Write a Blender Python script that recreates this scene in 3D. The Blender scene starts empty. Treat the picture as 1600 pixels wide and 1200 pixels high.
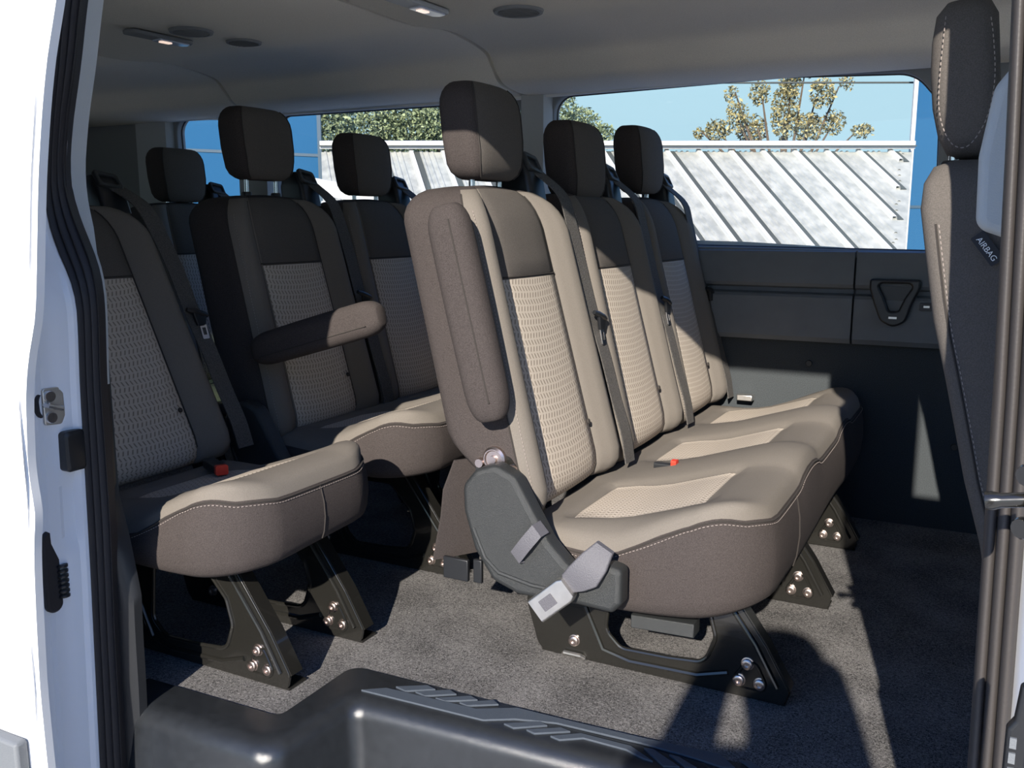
import bpy, math, random
from mathutils import Vector, Matrix, noise
random.seed(7)
sc = bpy.context.scene
V = Vector
PI = math.pi

# ------------------------------------------------------------------ camera
cd = bpy.data.cameras.new('camera'); cam = bpy.data.objects.new('camera', cd)
sc.collection.objects.link(cam); sc.camera = cam
cd.sensor_width = 36; cd.lens = 32.33; cd.clip_start = 0.02; cd.clip_end = 300
rt = V((.8855870, .4644736, 0)); dn = V((.0796103, -.1517888, -.9852017)); fw = V((-.4576002, .8724818, -.1713990))
up = -dn
cam.matrix_world = Matrix(((rt.x, up.x, -fw.x, 0), (rt.y, up.y, -fw.y, 0), (rt.z, up.z, -fw.z, 0.9), (0, 0, 0, 1)))

# ------------------------------------------------------------------ world, sun, exposure
w = bpy.data.worlds.new('sky'); sc.world = w; w.use_nodes = True
nt = w.node_tree; nt.nodes.clear()
tc = nt.nodes.new('ShaderNodeTexCoord'); sp = nt.nodes.new('ShaderNodeSeparateXYZ')
cr = nt.nodes.new('ShaderNodeValToRGB'); bg = nt.nodes.new('ShaderNodeBackground'); wo = nt.nodes.new('ShaderNodeOutputWorld')
nt.links.new(tc.outputs['Generated'], sp.inputs[0]); nt.links.new(sp.outputs[2], cr.inputs[0])
nt.links.new(cr.outputs[0], bg.inputs[0]); nt.links.new(bg.outputs[0], wo.inputs[0])
e = cr.color_ramp.elements
e[0].position = 0.0; e[0].color = (.35, .51, .59, 1)
e[1].position = 1.0; e[1].color = (.05, .16, .55, 1)
m_ = e.new(.16); m_.color = (.36, .54, .62, 1)
m_ = e.new(.27); m_.color = (.16, .38, .92, 1)
bg.inputs[1].default_value = 1.5

sl = bpy.data.lights.new('sun', 'SUN'); sun = bpy.data.objects.new('sun', sl); sc.collection.objects.link(sun)
sl.energy = 10.0; sl.angle = math.radians(.6); sl.color = (1, .93, .83)
sdir = V((-.224, 1.0, -.49)).normalized()
sun.rotation_euler = sdir.to_track_quat('-Z', 'Y').to_euler(); sun.location = (2, -6, 4)

sc.view_settings.view_transform = 'Standard'; sc.view_settings.look = 'None'
sc.view_settings.exposure = 0.0; sc.view_settings.gamma = 1; sc.view_settings.use_curve_mapping = False
sc.cycles.max_bounces = 8; sc.cycles.diffuse_bounces = 5; sc.cycles.transparent_max_bounces = 16

# ------------------------------------------------------------------ materials
M = {}
def mat(name, col, rough=.6, metal=0, spec=.5, bump=0, bscale=100, var=0, vscale=None, coat=0, bdetail=2, vdetail=3):
    m = bpy.data.materials.new(name); m.use_nodes = True
    nt = m.node_tree; b = nt.nodes['Principled BSDF']
    b.inputs['Roughness'].default_value = rough; b.inputs['Metallic'].default_value = metal
    b.inputs['Specular IOR Level'].default_value = spec; b.inputs['Base Color'].default_value = (*col, 1)
    b.inputs['Coat Weight'].default_value = coat
    tc = nt.nodes.new('ShaderNodeTexCoord')
    if var:
        n = nt.nodes.new('ShaderNodeTexNoise'); n.inputs['Scale'].default_value = vscale or bscale
        n.inputs['Detail'].default_value = vdetail
        r = nt.nodes.new('ShaderNodeValToRGB')
        r.color_ramp.elements[0].position = .3; r.color_ramp.elements[1].position = .7
        r.color_ramp.elements[0].color = (*[c * (1 - var) for c in col], 1)
        r.color_ramp.elements[1].color = (*[min(1, c * (1 + var)) for c in col], 1)
        nt.links.new(tc.outputs['Object'], n.inputs['Vector']); nt.links.new(n.outputs['Fac'], r.inputs[0])
        nt.links.new(r.outputs[0], b.inputs['Base Color'])
    if bump:
        n = nt.nodes.new('ShaderNodeTexNoise'); n.inputs['Scale'].default_value = bscale; n.inputs['Detail'].default_value = bdetail
        bp = nt.nodes.new('ShaderNodeBump'); bp.inputs['Strength'].default_value = bump; bp.inputs['Distance'].default_value = .002
        nt.links.new(tc.outputs['Object'], n.inputs['Vector']); nt.links.new(n.outputs['Fac'], bp.inputs['Height'])
        nt.links.new(bp.outputs[0], b.inputs['Normal'])
    M[name] = m
    return m

mat('fabric_light', (.155, .138, .120), .95, spec=.15, bump=.25, bscale=900, var=.10, vscale=700)
mat('fabric_panel', (.095, .085, .077), .95, spec=.15, bump=.25, bscale=900, var=.2, vscale=650)
mat('fabric_dark', (.050, .042, .040), .95, spec=.15, bump=.3, bscale=900, var=.3, vscale=600)
mat('stitch', (.26, .22, .2), .8)
mat('seam', (.03, .025, .022), .9)
mat('shield_plastic', (.023, .025, .026), .42, spec=.5, bump=.5, bscale=1400, var=.1, vscale=900)
mat('black_plastic', (.012, .013, .015), .4)
mat('step_plastic', (.016, .018, .021), .27, spec=.8, bump=.25, bscale=900, var=.15, vscale=60)
mat('grip', (.055, .068, .088), .55, bump=.6, bscale=900)
mat('leg_metal', (.013, .0125, .011), .2, spec=.6, coat=.4, bump=.05, bscale=60)
mat('chrome', (.75, .75, .77), .18, metal=1)
mat('bolt_metal', (.62, .52, .48), .3, metal=1)
mat('steel', (.62, .60, .57), .38, metal=1, var=.08, vscale=40)
mat('webbing', (.07, .065, .06), .8, bump=.9, bscale=450, var=.4, vscale=350)
mat('webbing_light', (.085, .083, .095), .6, bump=.6, bscale=450)
mat('red_plastic', (.65, .04, .02), .4)
mat('white_paint', (.80, .80, .79), .3, spec=.5, coat=.3)
mat('jamb_paint', (.74, .76, .80), .35, coat=.2)
mat('trim_pale', (.72, .72, .68), .5)
mat('rubber', (.022, .020, .022), .55, spec=.35, bump=.15, bscale=300)
mat('rubber_grey', (.05, .045, .043), .5, spec=.35, bump=.15, bscale=300)
mat('trim_grey', (.20, .21, .21), .65, bump=.3, bscale=900)
mat('trim_light', (.42, .44, .44), .6, bump=.2, bscale=900)
mat('panel_plastic', (.13, .14, .15), .6, bump=.4, bscale=1200, var=.06, vscale=15)
mat('wall_carpet', (.05, .056, .06), .95, spec=.1, bump=.5, bscale=600, var=.25, vscale=400)
mat('headliner', (.74, .71, .62), .95, spec=.1, bump=.4, bscale=800, var=.10, vscale=500)
mat('shade_liner', (.05, .055, .055), .95, spec=.1)
mat('asphalt', (.46, .45, .425), .9, spec=.2, bump=.5, bscale=40, var=.15, vscale=6)
mat('blue_clad', (.014, .075, .16), .7, spec=.1)
mat('blue_seam', (.02, .05, .08), .6)
mat('bark', (.10, .07, .045), .9, var=.3, vscale=8)
mat('window_rubber', (.02, .022, .025), .5)
mat('skin', (.45, .28, .2), .6); mat('cloth_navy', (.03, .04, .08), .9); mat('cloth_jeans', (.05, .08, .15), .9); mat('hair', (.03, .02, .015), .7)
mat('print_white', (.75, .78, .8), .6)
mat('dark_grille', (.035, .035, .04), .5)
mat('tag_cloth', (.02, .022, .028), .8)
mat('clad_grey', (.13, .14, .15), .6, bump=.3, bscale=500)
mat('trim_shadow', (.03, .03, .03), .8)

def leafmat(name, c1, c2):
    m = bpy.data.materials.new(name); m.use_nodes = True; nt = m.node_tree; b = nt.nodes['Principled BSDF']
    b.inputs['Roughness'].default_value = .6
    g = nt.nodes.new('ShaderNodeNewGeometry'); r = nt.nodes.new('ShaderNodeValToRGB')
    r.color_ramp.elements[0].color = (*c1, 1); r.color_ramp.elements[1].color = (*c2, 1)
    nt.links.new(g.outputs['Random Per Island'], r.inputs[0]); nt.links.new(r.outputs[0], b.inputs['Base Color'])
    M[name] = m
leafmat('leaf_green', (.035, .06, .03), (.30, .34, .17))
leafmat('leaf_gold', (.05, .055, .025), (.40, .33, .14))

def mathn(nt, op, a, b=None, c=None):
    n = nt.nodes.new('ShaderNodeMath'); n.operation = op
    for i, x in enumerate((a, b, c)):
        if x is None: continue
        if isinstance(x, (int, float)): n.inputs[i].default_value = x
        else: nt.links.new(x, n.inputs[i])
    return n.outputs[0]

def insert_mat():
    """knitted insert fabric: staggered rows of short slanted dashes"""
    m = bpy.data.materials.new('fabric_insert'); m.use_nodes = True; nt = m.node_tree; b = nt.nodes['Principled BSDF']
    b.inputs['Roughness'].default_value = .95; b.inputs['Specular IOR Level'].default_value = .15
    tc = nt.nodes.new('ShaderNodeTexCoord'); s = nt.nodes.new('ShaderNodeSeparateXYZ'); nt.links.new(tc.outputs['Object'], s.inputs[0])
    y = s.outputs[1]; h = mathn(nt, 'ADD', s.outputs[0], s.outputs[2])
    row = mathn(nt, 'MULTIPLY', h, 1 / .0100)
    rf = mathn(nt, 'FLOOR', row); rr = mathn(nt, 'FRACT', row)
    par = mathn(nt, 'MULTIPLY', mathn(nt, 'PINGPONG', rf, 1.0), 1.0)
    slant = mathn(nt, 'MULTIPLY', mathn(nt, 'SUBTRACT', par, .5), rr)
    col = mathn(nt, 'ADD', mathn(nt, 'MULTIPLY', y, 1 / .0118), mathn(nt, 'ADD', slant, mathn(nt, 'MULTIPLY', par, .5)))
    cf = mathn(nt, 'FRACT', col)
    dx = mathn(nt, 'ABSOLUTE', mathn(nt, 'SUBTRACT', cf, .5)); dz = mathn(nt, 'ABSOLUTE', mathn(nt, 'SUBTRACT', rr, .5))
    a = mathn(nt, 'SUBTRACT', .24, dx); c = mathn(nt, 'SUBTRACT', .46, dz)
    dash = mathn(nt, 'MINIMUM', mathn(nt, 'MULTIPLY', a, 6.0), mathn(nt, 'MULTIPLY', c, 5.0))
    hgt = mathn(nt, 'SUBTRACT', 1.0, dash)
    n = nt.nodes.new('ShaderNodeClamp'); nt.links.new(hgt, n.inputs[0])
    nz = nt.nodes.new('ShaderNodeTexNoise'); nz.inputs['Scale'].default_value = 500; nt.links.new(tc.outputs['Object'], nz.inputs['Vector'])
    f = mathn(nt, 'ADD', mathn(nt, 'MULTIPLY', n.outputs[0], .8), mathn(nt, 'MULTIPLY', nz.outputs['Fac'], .3))
    r = nt.nodes.new('ShaderNodeValToRGB'); r.color_ramp.elements[0].position = .1; r.color_ramp.elements[1].position = .9
    r.color_ramp.elements[0].color = (.19, .16, .13, 1); r.color_ramp.elements[1].color = (.47, .41, .345, 1)
    nt.links.new(f, r.inputs[0]); nt.links.new(r.outputs[0], b.inputs['Base Color'])
    bp = nt.nodes.new('ShaderNodeBump'); bp.inputs['Strength'].default_value = .22; bp.inputs['Distance'].default_value = .001
    nt.links.new(f, bp.inputs['Height']); nt.links.new(bp.outputs[0], b.inputs['Normal'])
    M['fabric_insert'] = m
insert_mat()

def carpet_mat():
    m = bpy.data.materials.new('carpet'); m.use_nodes = True; nt = m.node_tree; b = nt.nodes['Principled BSDF']
    b.inputs['Roughness'].default_value = 1; b.inputs['Specular IOR Level'].default_value = .05
    tc = nt.nodes.new('ShaderNodeTexCoord')
    n1 = nt.nodes.new('ShaderNodeTexNoise'); n1.inputs['Scale'].default_value = 260; n1.inputs['Detail'].default_value = 4; n1.inputs['Distortion'].default_value = 1.5
    n2 = nt.nodes.new('ShaderNodeTexNoise'); n2.inputs['Scale'].default_value = 7; n2.inputs['Detail'].default_value = 4
    for n in (n1, n2): nt.links.new(tc.outputs['Object'], n.inputs['Vector'])
    f = mathn(nt, 'ADD', mathn(nt, 'MULTIPLY', n1.outputs['Fac'], .8), mathn(nt, 'MULTIPLY', n2.outputs['Fac'], .22))
    r = nt.nodes.new('ShaderNodeValToRGB'); r.color_ramp.elements[0].position = .40; r.color_ramp.elements[1].position = .64
    r.color_ramp.elements[0].color = (.04, .039, .039, 1); r.color_ramp.elements[1].color = (.24, .23, .225, 1)
    nt.links.new(f, r.inputs[0]); nt.links.new(r.outputs[0], b.inputs['Base Color'])
    bp = nt.nodes.new('ShaderNodeBump'); bp.inputs['Strength'].default_value = .8; bp.inputs['Distance'].default_value = .003
    nt.links.new(n1.outputs['Fac'], bp.inputs['Height']); nt.links.new(bp.outputs[0], b.inputs['Normal'])
    M['carpet'] = m
carpet_mat()

def roof_mat():
    m = bpy.data.materials.new('roof_metal'); m.use_nodes = True; nt = m.node_tree; b = nt.nodes['Principled BSDF']
    b.inputs['Roughness'].default_value = .5
    tc = nt.nodes.new('ShaderNodeTexCoord'); n = nt.nodes.new('ShaderNodeTexNoise'); n.inputs['Scale'].default_value = 2.5; n.inputs['Detail'].default_value = 6
    mp = nt.nodes.new('ShaderNodeMapping'); mp.inputs['Scale'].default_value = (3, 3, .6)
    nt.links.new(tc.outputs['Object'], mp.inputs[0]); nt.links.new(mp.outputs[0], n.inputs['Vector'])
    r = nt.nodes.new('ShaderNodeValToRGB'); r.color_ramp.elements[0].color = (.25, .25, .225, 1); r.color_ramp.elements[1].color = (.37, .36, .32, 1)
    r.color_ramp.elements[0].position = .35; r.color_ramp.elements[1].position = .65
    nt.links.new(n.outputs['Fac'], r.inputs[0]); nt.links.new(r.outputs[0], b.inputs['Base Color']); M['roof_metal'] = m
roof_mat()
mat('roof_trim', (.46, .45, .42), .5)
mat('rib_shade_and_lines', (.05, .055, .05), .8)

def glass_mat(name, tint, gloss=.06):
    m = bpy.data.materials.new(name); m.use_nodes = True; nt = m.node_tree; nt.nodes.clear()
    o = nt.nodes.new('ShaderNodeOutputMaterial'); mx = nt.nodes.new('ShaderNodeMixShader')
    t = nt.nodes.new('ShaderNodeBsdfTransparent'); g = nt.nodes.new('ShaderNodeBsdfGlossy')
    t.inputs[0].default_value = (*tint, 1); g.inputs['Roughness'].default_value = .02; mx.inputs[0].default_value = gloss
    nt.links.new(t.outputs[0], mx.inputs[1]); nt.links.new(g.outputs[0], mx.inputs[2]); nt.links.new(mx.outputs[0], o.inputs[0])
    M[name] = m
glass_mat('glass_clear', (.97, .99, 1.0), .03)
glass_mat('glass_tint', (.35, .42, .36), .05)

def lamp_mat():
    m = bpy.data.materials.new('lamp_lens'); m.use_nodes = True; b = m.node_tree.nodes['Principled BSDF']
    b.inputs['Base Color'].default_value = (.8, .8, .85, 1); b.inputs['Roughness'].default_value = .15
    b.inputs['Emission Color'].default_value = (1, .75, .6, 1); b.inputs['Emission Strength'].default_value = .9
    M['lamp_lens'] = m
lamp_mat()
mat('lens_clear', (.55, .6, .68), .12)

# ------------------------------------------------------------------ mesh helpers
def empty(name, loc=(0, 0, 0)):
    o = bpy.data.objects.new(name, None); sc.collection.objects.link(o); o.location = loc; o.empty_display_size = .1
    return o
def tag(o, label=None, cat=None, group=None, kind=None):
    if label: o['label'] = label
    if cat: o['category'] = cat
    if group: o['group'] = group
    if kind: o['kind'] = kind
    return o

class MB:
    def __init__(s): s.v = []; s.f = []; s.m = []
    def add(s, vs, fs, m=0):
        k = len(s.v); s.v += [V(p) for p in vs]
        for i, f in enumerate(fs):
            s.f.append([k + j for j in f]); s.m.append(m if isinstance(m, int) else m[i])
        return s
    def loft(s, secs, m=0, cap=(True, True), closed=True, mf=None):
        n = len(secs[0]); vs = [p for q in secs for p in q]; fs = []; ms = []
        for i in range(len(secs) - 1):
            for j in range(n if closed else n - 1):
                j2 = (j + 1) % n
                fs.append((i * n + j, i * n + j2, (i + 1) * n + j2, (i + 1) * n + j)); ms.append(mf(i, j) if mf else m)
        if cap[0]: fs.append(tuple(range(n))[::-1]); ms.append(mf(0, -1) if mf else m)
        if cap[1]: fs.append(tuple((len(secs) - 1) * n + j for j in range(n))); ms.append(mf(len(secs) - 2, -1) if mf else m)
        return s.add(vs, fs, ms)
    def box(s, x0, x1, y0, y1, z0, z1, m=0):
        return s.add([(x0, y0, z0), (x1, y0, z0), (x1, y1, z0), (x0, y1, z0), (x0, y0, z1), (x1, y0, z1), (x1, y1, z1), (x0, y1, z1)],
                     [(0, 3, 2, 1), (4, 5, 6, 7), (0, 1, 5, 4), (1, 2, 6, 5), (2, 3, 7, 6), (3, 0, 4, 7)], m)
    def tube(s, pts, r, n=10, m=0, closed=False):
        pts = [V(p) for p in pts]; secs = []; N = len(pts); prev = None
        for i in range(N):
            if closed: t = pts[(i + 1) % N] - pts[i - 1]
            else: t = pts[min(i + 1, N - 1)] - pts[max(i - 1, 0)]
            t.normalize()
            a = prev if prev is not None else (V((0, 0, 1)) if abs(t.z) < .9 else V((1, 0, 0)))
            u = (a - t * a.dot(t)).normalized(); prev = u; w_ = t.cross(u)
            rr = r[i] if isinstance(r, (list, tuple)) else r
            secs.append([pts[i] + (u * math.cos(2 * PI * k / n) + w_ * math.sin(2 * PI * k / n)) * rr for k in range(n)])
        if closed: secs.append(secs[0])
        return s.loft(secs, m, cap=(not closed, not closed))
    def ribbon(s, pts, wv, th, m=0):
        pts = [V(p) for p in pts]; secs = []; N = len(pts)
        for i in range(N):
            t = (pts[min(i + 1, N - 1)] - pts[max(i - 1, 0)]).normalized()
            wd = V(wv[i]) if isinstance(wv, list) else V(wv)
            n = t.cross(wd).normalized() * th / 2
            secs.append([pts[i] - wd / 2 - n, pts[i] + wd / 2 - n, pts[i] + wd / 2 + n, pts[i] - wd / 2 + n])
        return s.loft(secs, m)
    def disc(s, c, ax, r, h, n=24, m=0, prof=None):
        """lathe about ax: prof = [(radius, height)...]"""
        c = V(c); ax = V(ax).normalized(); a = V((0, 0, 1)) if abs(ax.z) < .9 else V((1, 0, 0))
        u = ax.cross(a).normalized(); w_ = ax.cross(u)
        prof = prof or [(r * .98, 0), (r, h * .15), (r, h * .7), (r * .85, h)]
        secs = [[c + ax * hh + (u * math.cos(2 * PI * k / n) + w_ * math.sin(2 * PI * k / n)) * rr for k in range(n)] for rr, hh in prof]
        return s.loft(secs, m)
    def plate(s, outs, th, o=(0, 0, 0), u=(1, 0, 0), v=(0, 0, 1), bevel=0.0, m=0, res=2):
        """filled outline with holes, thickness th centred, along u,v"""
        cu = bpy.data.curves.new('tmp', 'CURVE'); cu.dimensions = '2D'; cu.fill_mode = 'BOTH'
        cu.extrude = max(th / 2 - bevel, .00005); cu.bevel_depth = bevel; cu.bevel_resolution = res; cu.offset = -bevel
        for q in outs:
            spn = cu.splines.new('POLY'); spn.points.add(len(q) - 1)
            for p, c in zip(spn.points, q): p.co = (c[0], c[1], 0, 1)
            spn.use_cyclic_u = True
        ob = bpy.data.objects.new('tmp', cu); sc.collection.objects.link(ob)
        dg = bpy.context.evaluated_depsgraph_get(); me = bpy.data.meshes.new_from_object(ob.evaluated_get(dg))
        o = V(o); u = V(u); v = V(v); n = u.cross(v)
        s.add([o + u * p.co.x + v * p.co.y + n * p.co.z for p in me.vertices], [tuple(f.vertices) for f in me.polygons], m)
        bpy.data.objects.remove(ob); bpy.data.curves.remove(cu); bpy.data.meshes.remove(me)
        return s
    def build(s, name, mats, parent=None, smooth=True, angle=38, loc=None, bevel=0, merge=False):
        me = bpy.data.meshes.new(name); me.from_pydata([tuple(p) for p in s.v], [], s.f)
        for q in (mats if isinstance(mats, (list, tuple)) else [mats]): me.materials.append(M[q])
        me.polygons.foreach_set('material_index', s.m); me.update()
        import bmesh
        bm = bmesh.new(); bm.from_mesh(me)
        if merge: bmesh.ops.remove_doubles(bm, verts=bm.verts, dist=.00002)
        bmesh.ops.recalc_face_normals(bm, faces=bm.faces); bm.to_mesh(me); bm.free()
        if smooth:
            me.polygons.foreach_set('use_smooth', [True] * len(me.polygons)); me.set_sharp_from_angle(angle=math.radians(angle))
        ob = bpy.data.objects.new(name, me); sc.collection.objects.link(ob)
        if parent: ob.parent = parent
        if loc: ob.location = loc
        if bevel:
            md = ob.modifiers.new('bevel', 'BEVEL'); md.width = bevel; md.segments = 2; md.limit_method = 'ANGLE'
        return ob

def fillet(pts, r, n=5, closed=True):
    out = []; N = len(pts)
    for i in range(N):
        p = V((*pts[i][:2], 0)); rr = r[i] if isinstance(r, (list, tuple)) else r
        if not closed and i in (0, N - 1): out.append((p.x, p.y)); continue
        a = V((*pts[i - 1][:2], 0)) - p; b = V((*pts[(i + 1) % N][:2], 0)) - p
        la, lb = a.length, b.length; a.normalize(); b.normalize()
        th = a.angle(b)
        if rr <= 0 or th > PI - .02: 
            if closed: out.append((p.x, p.y))
            else: out += [(p.x, p.y)] * (n + 1)
            continue
        d = min(rr / math.tan(th / 2), la * .48, lb * .48); q = d * math.tan(th / 2)
        c = p + (a + b).normalized() * (q / math.sin(th / 2))
        s0 = p + a * d - c; s1 = p + b * d - c
        ang = s0.angle(s1) if s0.length > 1e-9 else 0
        ax = s0.cross(s1)
        for k in range(n + 1):
            t = Matrix.Rotation(ang * k / n, 3, ax if ax.length > 1e-12 else V((0, 0, 1))) @ s0 + c
            out.append((t.x, t.y))
    return out

def catmull(pts, n=6):
    P = [V(p) for p in pts]; out = []
    for i in range(len(P) - 1):
        p0 = P[max(i - 1, 0)]; p1 = P[i]; p2 = P[i + 1]; p3 = P[min(i + 2, len(P) - 1)]
        for k in range(n):
            t = k / n
            out.append(.5 * ((2 * p1) + (p2 - p0) * t + (2 * p0 - 5 * p1 + 4 * p2 - p3) * t * t + (3 * p1 - p0 - 3 * p2 + p3) * t ** 3))
    out.append(P[-1]); return out
def lerp(a, b, t): return a + (b - a) * t
def interp(tab, x):
    if x <= tab[0][0]: return tab[0][1]
    for (a, b), (c, d) in zip(tab, tab[1:]):
        if x <= c: return lerp(b, d, (x - a) / (c - a))
    return tab[-1][1]
def rrect(a, b, r, n=5):
    return fillet([(-a, -b), (a, -b), (a, b), (-a, b)], r, n)

def stitches(mb, pts, r=.0008, step=.0075, m=0):
    """short thread dashes along a path"""
    P = catmull(pts, 10); L = 0; acc = []; 
    for a, b in zip(P, P[1:]): acc.append((L, a, b)); L += (b - a).length
    t = 0
    def at(q):
        for l, a, b in reversed(acc):
            if q >= l: return a + (b - a).normalized() * (q - l)
        return P[0]
    while t + step * .6 < L:
        mb.tube([at(t), at(t + step * .3), at(t + step * .6)], [r * .7, r, r * .7], 5, m); t += step
    return mb

# ------------------------------------------------------------------ SETTING: the van shell
# floor carpet
mb = MB()
A = fillet([(-4.0, 1.06), (-1.42, 1.06), (-1.42, 1.18), (-1.11, 1.19), (-1.11, 1.412), (.10, 1.448), (1.5, 1.448), (1.5, 2.98), (-4.0, 2.98)], [0, 0, 0, .02, .02, 0, 0, 0, 0])
mb.plate([A], .02, (0, 0, -.01), (1, 0, 0), (0, 1, 0))
tag(mb.build('floor', 'carpet', smooth=False), kind='structure')

# plastic step trim around the step well
NA = 8
def fp(pts, r): return fillet(pts, r, NA, closed=False)
pA = fp([(-1.44, 1.18), (-1.11, 1.19), (-1.11, 1.412), (.12, 1.448)], [0, .02, .03, 0])
pB = fp([(-1.44, 1.115), (-1.07, 1.13), (-1.052, 1.33), (.12, 1.388)], [0, .05, .03, 0])
pC = fp([(-1.44, 1.088), (-1.052, 1.10), (-1.03, 1.306), (.12, 1.362)], [0, .05, .03, 0])
pD = fp([(-1.44, 1.075), (-1.040, 1.087), (-1.018, 1.292), (.12, 1.350)], [0, .05, .03, 0])
pE = fp([(-1.44, 1.045), (-1.015, 1.06), (-.99, 1.262), (.12, 1.32)], [0, .05, .03, 0])
rows = [(pA, -.012), (pA, .004), ([tuple(V(a).lerp(V(b), .7)) for a, b in zip(pA, pB)], .006)]
for k_ in range(10):
    th = k_ / 9 * PI / 2
    rows.append(([tuple(V(b).lerp(V(d), math.sin(th))) for b, d in zip(pB, pD)], .006 - .036 * (1 - math.cos(th))))
rows += [([tuple(V(b).lerp(V(d), .12)) for b, d in zip(pD, pE)], -.07), (pE, -.34)]
mb = MB(); mb.loft([[V((p[0], p[1], z)) for p in q] for q, z in rows], closed=False, cap=(False, False))
# the sunk step itself and the door sill
mb.plate([[(-1.44, .90), (.12, .90), (.12, 1.34), (-1.0, 1.30), (-1.0, 1.07), (-1.44, 1.06)]], .02, (0, 0, -.345), (1, 0, 0), (0, 1, 0))
st = mb.build('step_trim', 'step_plastic', angle=60); tag(st, 'dark grey moulded plastic step trim along the carpet edge at the doorway', 'step')
G = [[(-1.029, 1.332), (-0.99, 1.361), (-0.796, 1.374), (-0.73, 1.413), (-0.624, 1.417), (-0.485, 1.425), (-0.353, 1.438), (-0.321, 1.411), (-0.338, 1.402), (-0.385, 1.407), (-0.486, 1.408), (-0.642, 1.399), (-0.716, 1.376), (-0.766, 1.346)],
 [(-0.977, 1.374), (-0.925, 1.407), (-0.903, 1.401), (-0.951, 1.368)], [(-0.932, 1.375), (-0.877, 1.412), (-0.857, 1.404), (-0.907, 1.37)],
 [(-0.885, 1.373), (-0.829, 1.411), (-0.81, 1.404), (-0.863, 1.371)], [(-0.836, 1.38), (-0.783, 1.417), (-0.767, 1.408), (-0.817, 1.376)],
 [(-0.726, 1.353), (-0.672, 1.389), (-0.654, 1.384), (-0.704, 1.348)], [(-0.681, 1.354), (-0.629, 1.389), (-0.609, 1.385), (-0.663, 1.349)],
 [(-0.634, 1.355), (-0.59, 1.388), (-0.497, 1.391), (-0.448, 1.365), (-0.465, 1.365), (-0.501, 1.377), (-0.58, 1.376), (-0.615, 1.351)],
 [(-0.475, 1.396), (-0.46, 1.4), (-0.403, 1.37), (-0.428, 1.360)], [(-0.43, 1.397), (-0.414, 1.398), (-0.377, 1.381), (-0.393, 1.373)], [(-0.318, 1.436), (-0.304, 1.441), (-0.269, 1.423), (-0.285, 1.415)]]
for g in G:
    mb = MB(); mb.plate([g], .004, (0, 0, .0075), (1, 0, 0), (0, 1, 0), bevel=.0006)
    mb.build('grip_pad', 'grip', st)

# outside ground
mb = MB(); mb.box(-40, 40, -30, 60, -.70, -.65)
tag(mb.build('floor_ground', 'asphalt', smooth=False), kind='structure')

# ceiling: profile y,z lofted along x, with two seam grooves
prof = catmull([(1.06, 1.394, 0), (1.10, 1.402, 0), (1.2, 1.415, 0), (1.5, 1.432, 0), (1.9, 1.432, 0), (2.2, 1.430, 0), (2.36, 1.446, 0), (2.46, 1.446, 0), (2.62, 1.425, 0), (2.675, 1.385, 0), (2.72, 1.345, 0), (2.80, 1.330, 0), (2.90, 1.328, 0)], 5)
def cs(x, up_): return [V((x, p.x, p.y + up_)) for p in prof]
xs = [(-4.0, 0)]
for sx in (-2.62, -1.47): xs += [(sx - .018, 0), (sx - .007, .005), (sx - .005, .022), (sx + .005, .022), (sx + .007, .005), (sx + .018, 0)]
xs += [(1.5, 0)]
mb = MB(); mb.loft([cs(x, u) for x, u in xs], closed=False, cap=(False, False))
mb.loft([[V((x, .98, 1.40)), V((x, 1.1, 1.47)), V((x, 1.9, 1.5)), V((x, 2.7, 1.48)), V((x, 3.0, 1.36))] for x in (-4.02, 1.6)], closed=False, cap=(False, False), m=1)
tag(mb.build('ceiling', ['headliner', 'white_paint'], angle=25), kind='structure')

# far side wall: upper panel with three window openings
def wbox(x0, x1, z0, z1, r): return fillet([(x0, z0), (x1, z0), (x1, z1), (x0, z1)], r, 6)
W1 = fillet([(-1.372, .838), (-.165, .822), (-.18, 1.24), (-.25, 1.322), (-.62, 1.338), (-1.372, 1.325)], [.03, .025, .05, .1, .1, .06], 6)
W2 = fillet([(-2.60, .84), (-1.50, .84), (-1.50, 1.322), (-2.60, 1.325)], [.05, .05, .05, .06], 6)
W3 = fillet([(-3.13, .86), (-2.82, .86), (-2.79, 1.24), (-2.83, 1.325), (-3.15, 1.345)], [.05, .04, .05, .06, .06], 6)
W4 = fillet([(.32, .84), (1.2, .84), (1.2, 1.32), (.32, 1.32)], .06, 6)
mb = MB()
mb.plate([[(-4, .80), (1.5, .80), (1.5, 1.40), (-4, 1.40)], W1, W2, W3, W4], .05, (0, 2.945, 0), bevel=.008)
wl = mb.build('wall_far', 'trim_grey', smooth=True); tag(wl, kind='structure')
def winglass(i, W, y=2.955):
    mb = MB(); cx = sum(p[0] for p in W) / len(W); cz = sum(p[1] for p in W) / len(W)
    big = [(cx + (p[0] - cx) * 1.02, cz + (p[1] - cz) * 1.03) for p in W]
    mb.plate([big], .004, (0, y, 0)); g = mb.build('window_%d' % i, 'glass_clear', smooth=False); tag(g, kind='structure')
    mb = MB(); mb.tube([(p[0], y - .006, p[1]) for p in W], .004, 8, closed=True); mb.build('window_seal', 'window_rubber', g)
for i, W in enumerate((W1, W2, W3, W4)): winglass(i + 1, W)
# bright metal sill outside window 1
mb = MB(); mb.loft([[V((x, 2.985, .80)), V((x, 3.06, .79)), V((x, 3.06, z)), V((x, 2.985, z + .006))] for x, z in ((-1.3, .850), (-.72, .838), (-.45, .825), (-.3, .815))])
tag(mb.build('trim_1', 'white_paint'), kind='structure')

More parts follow.
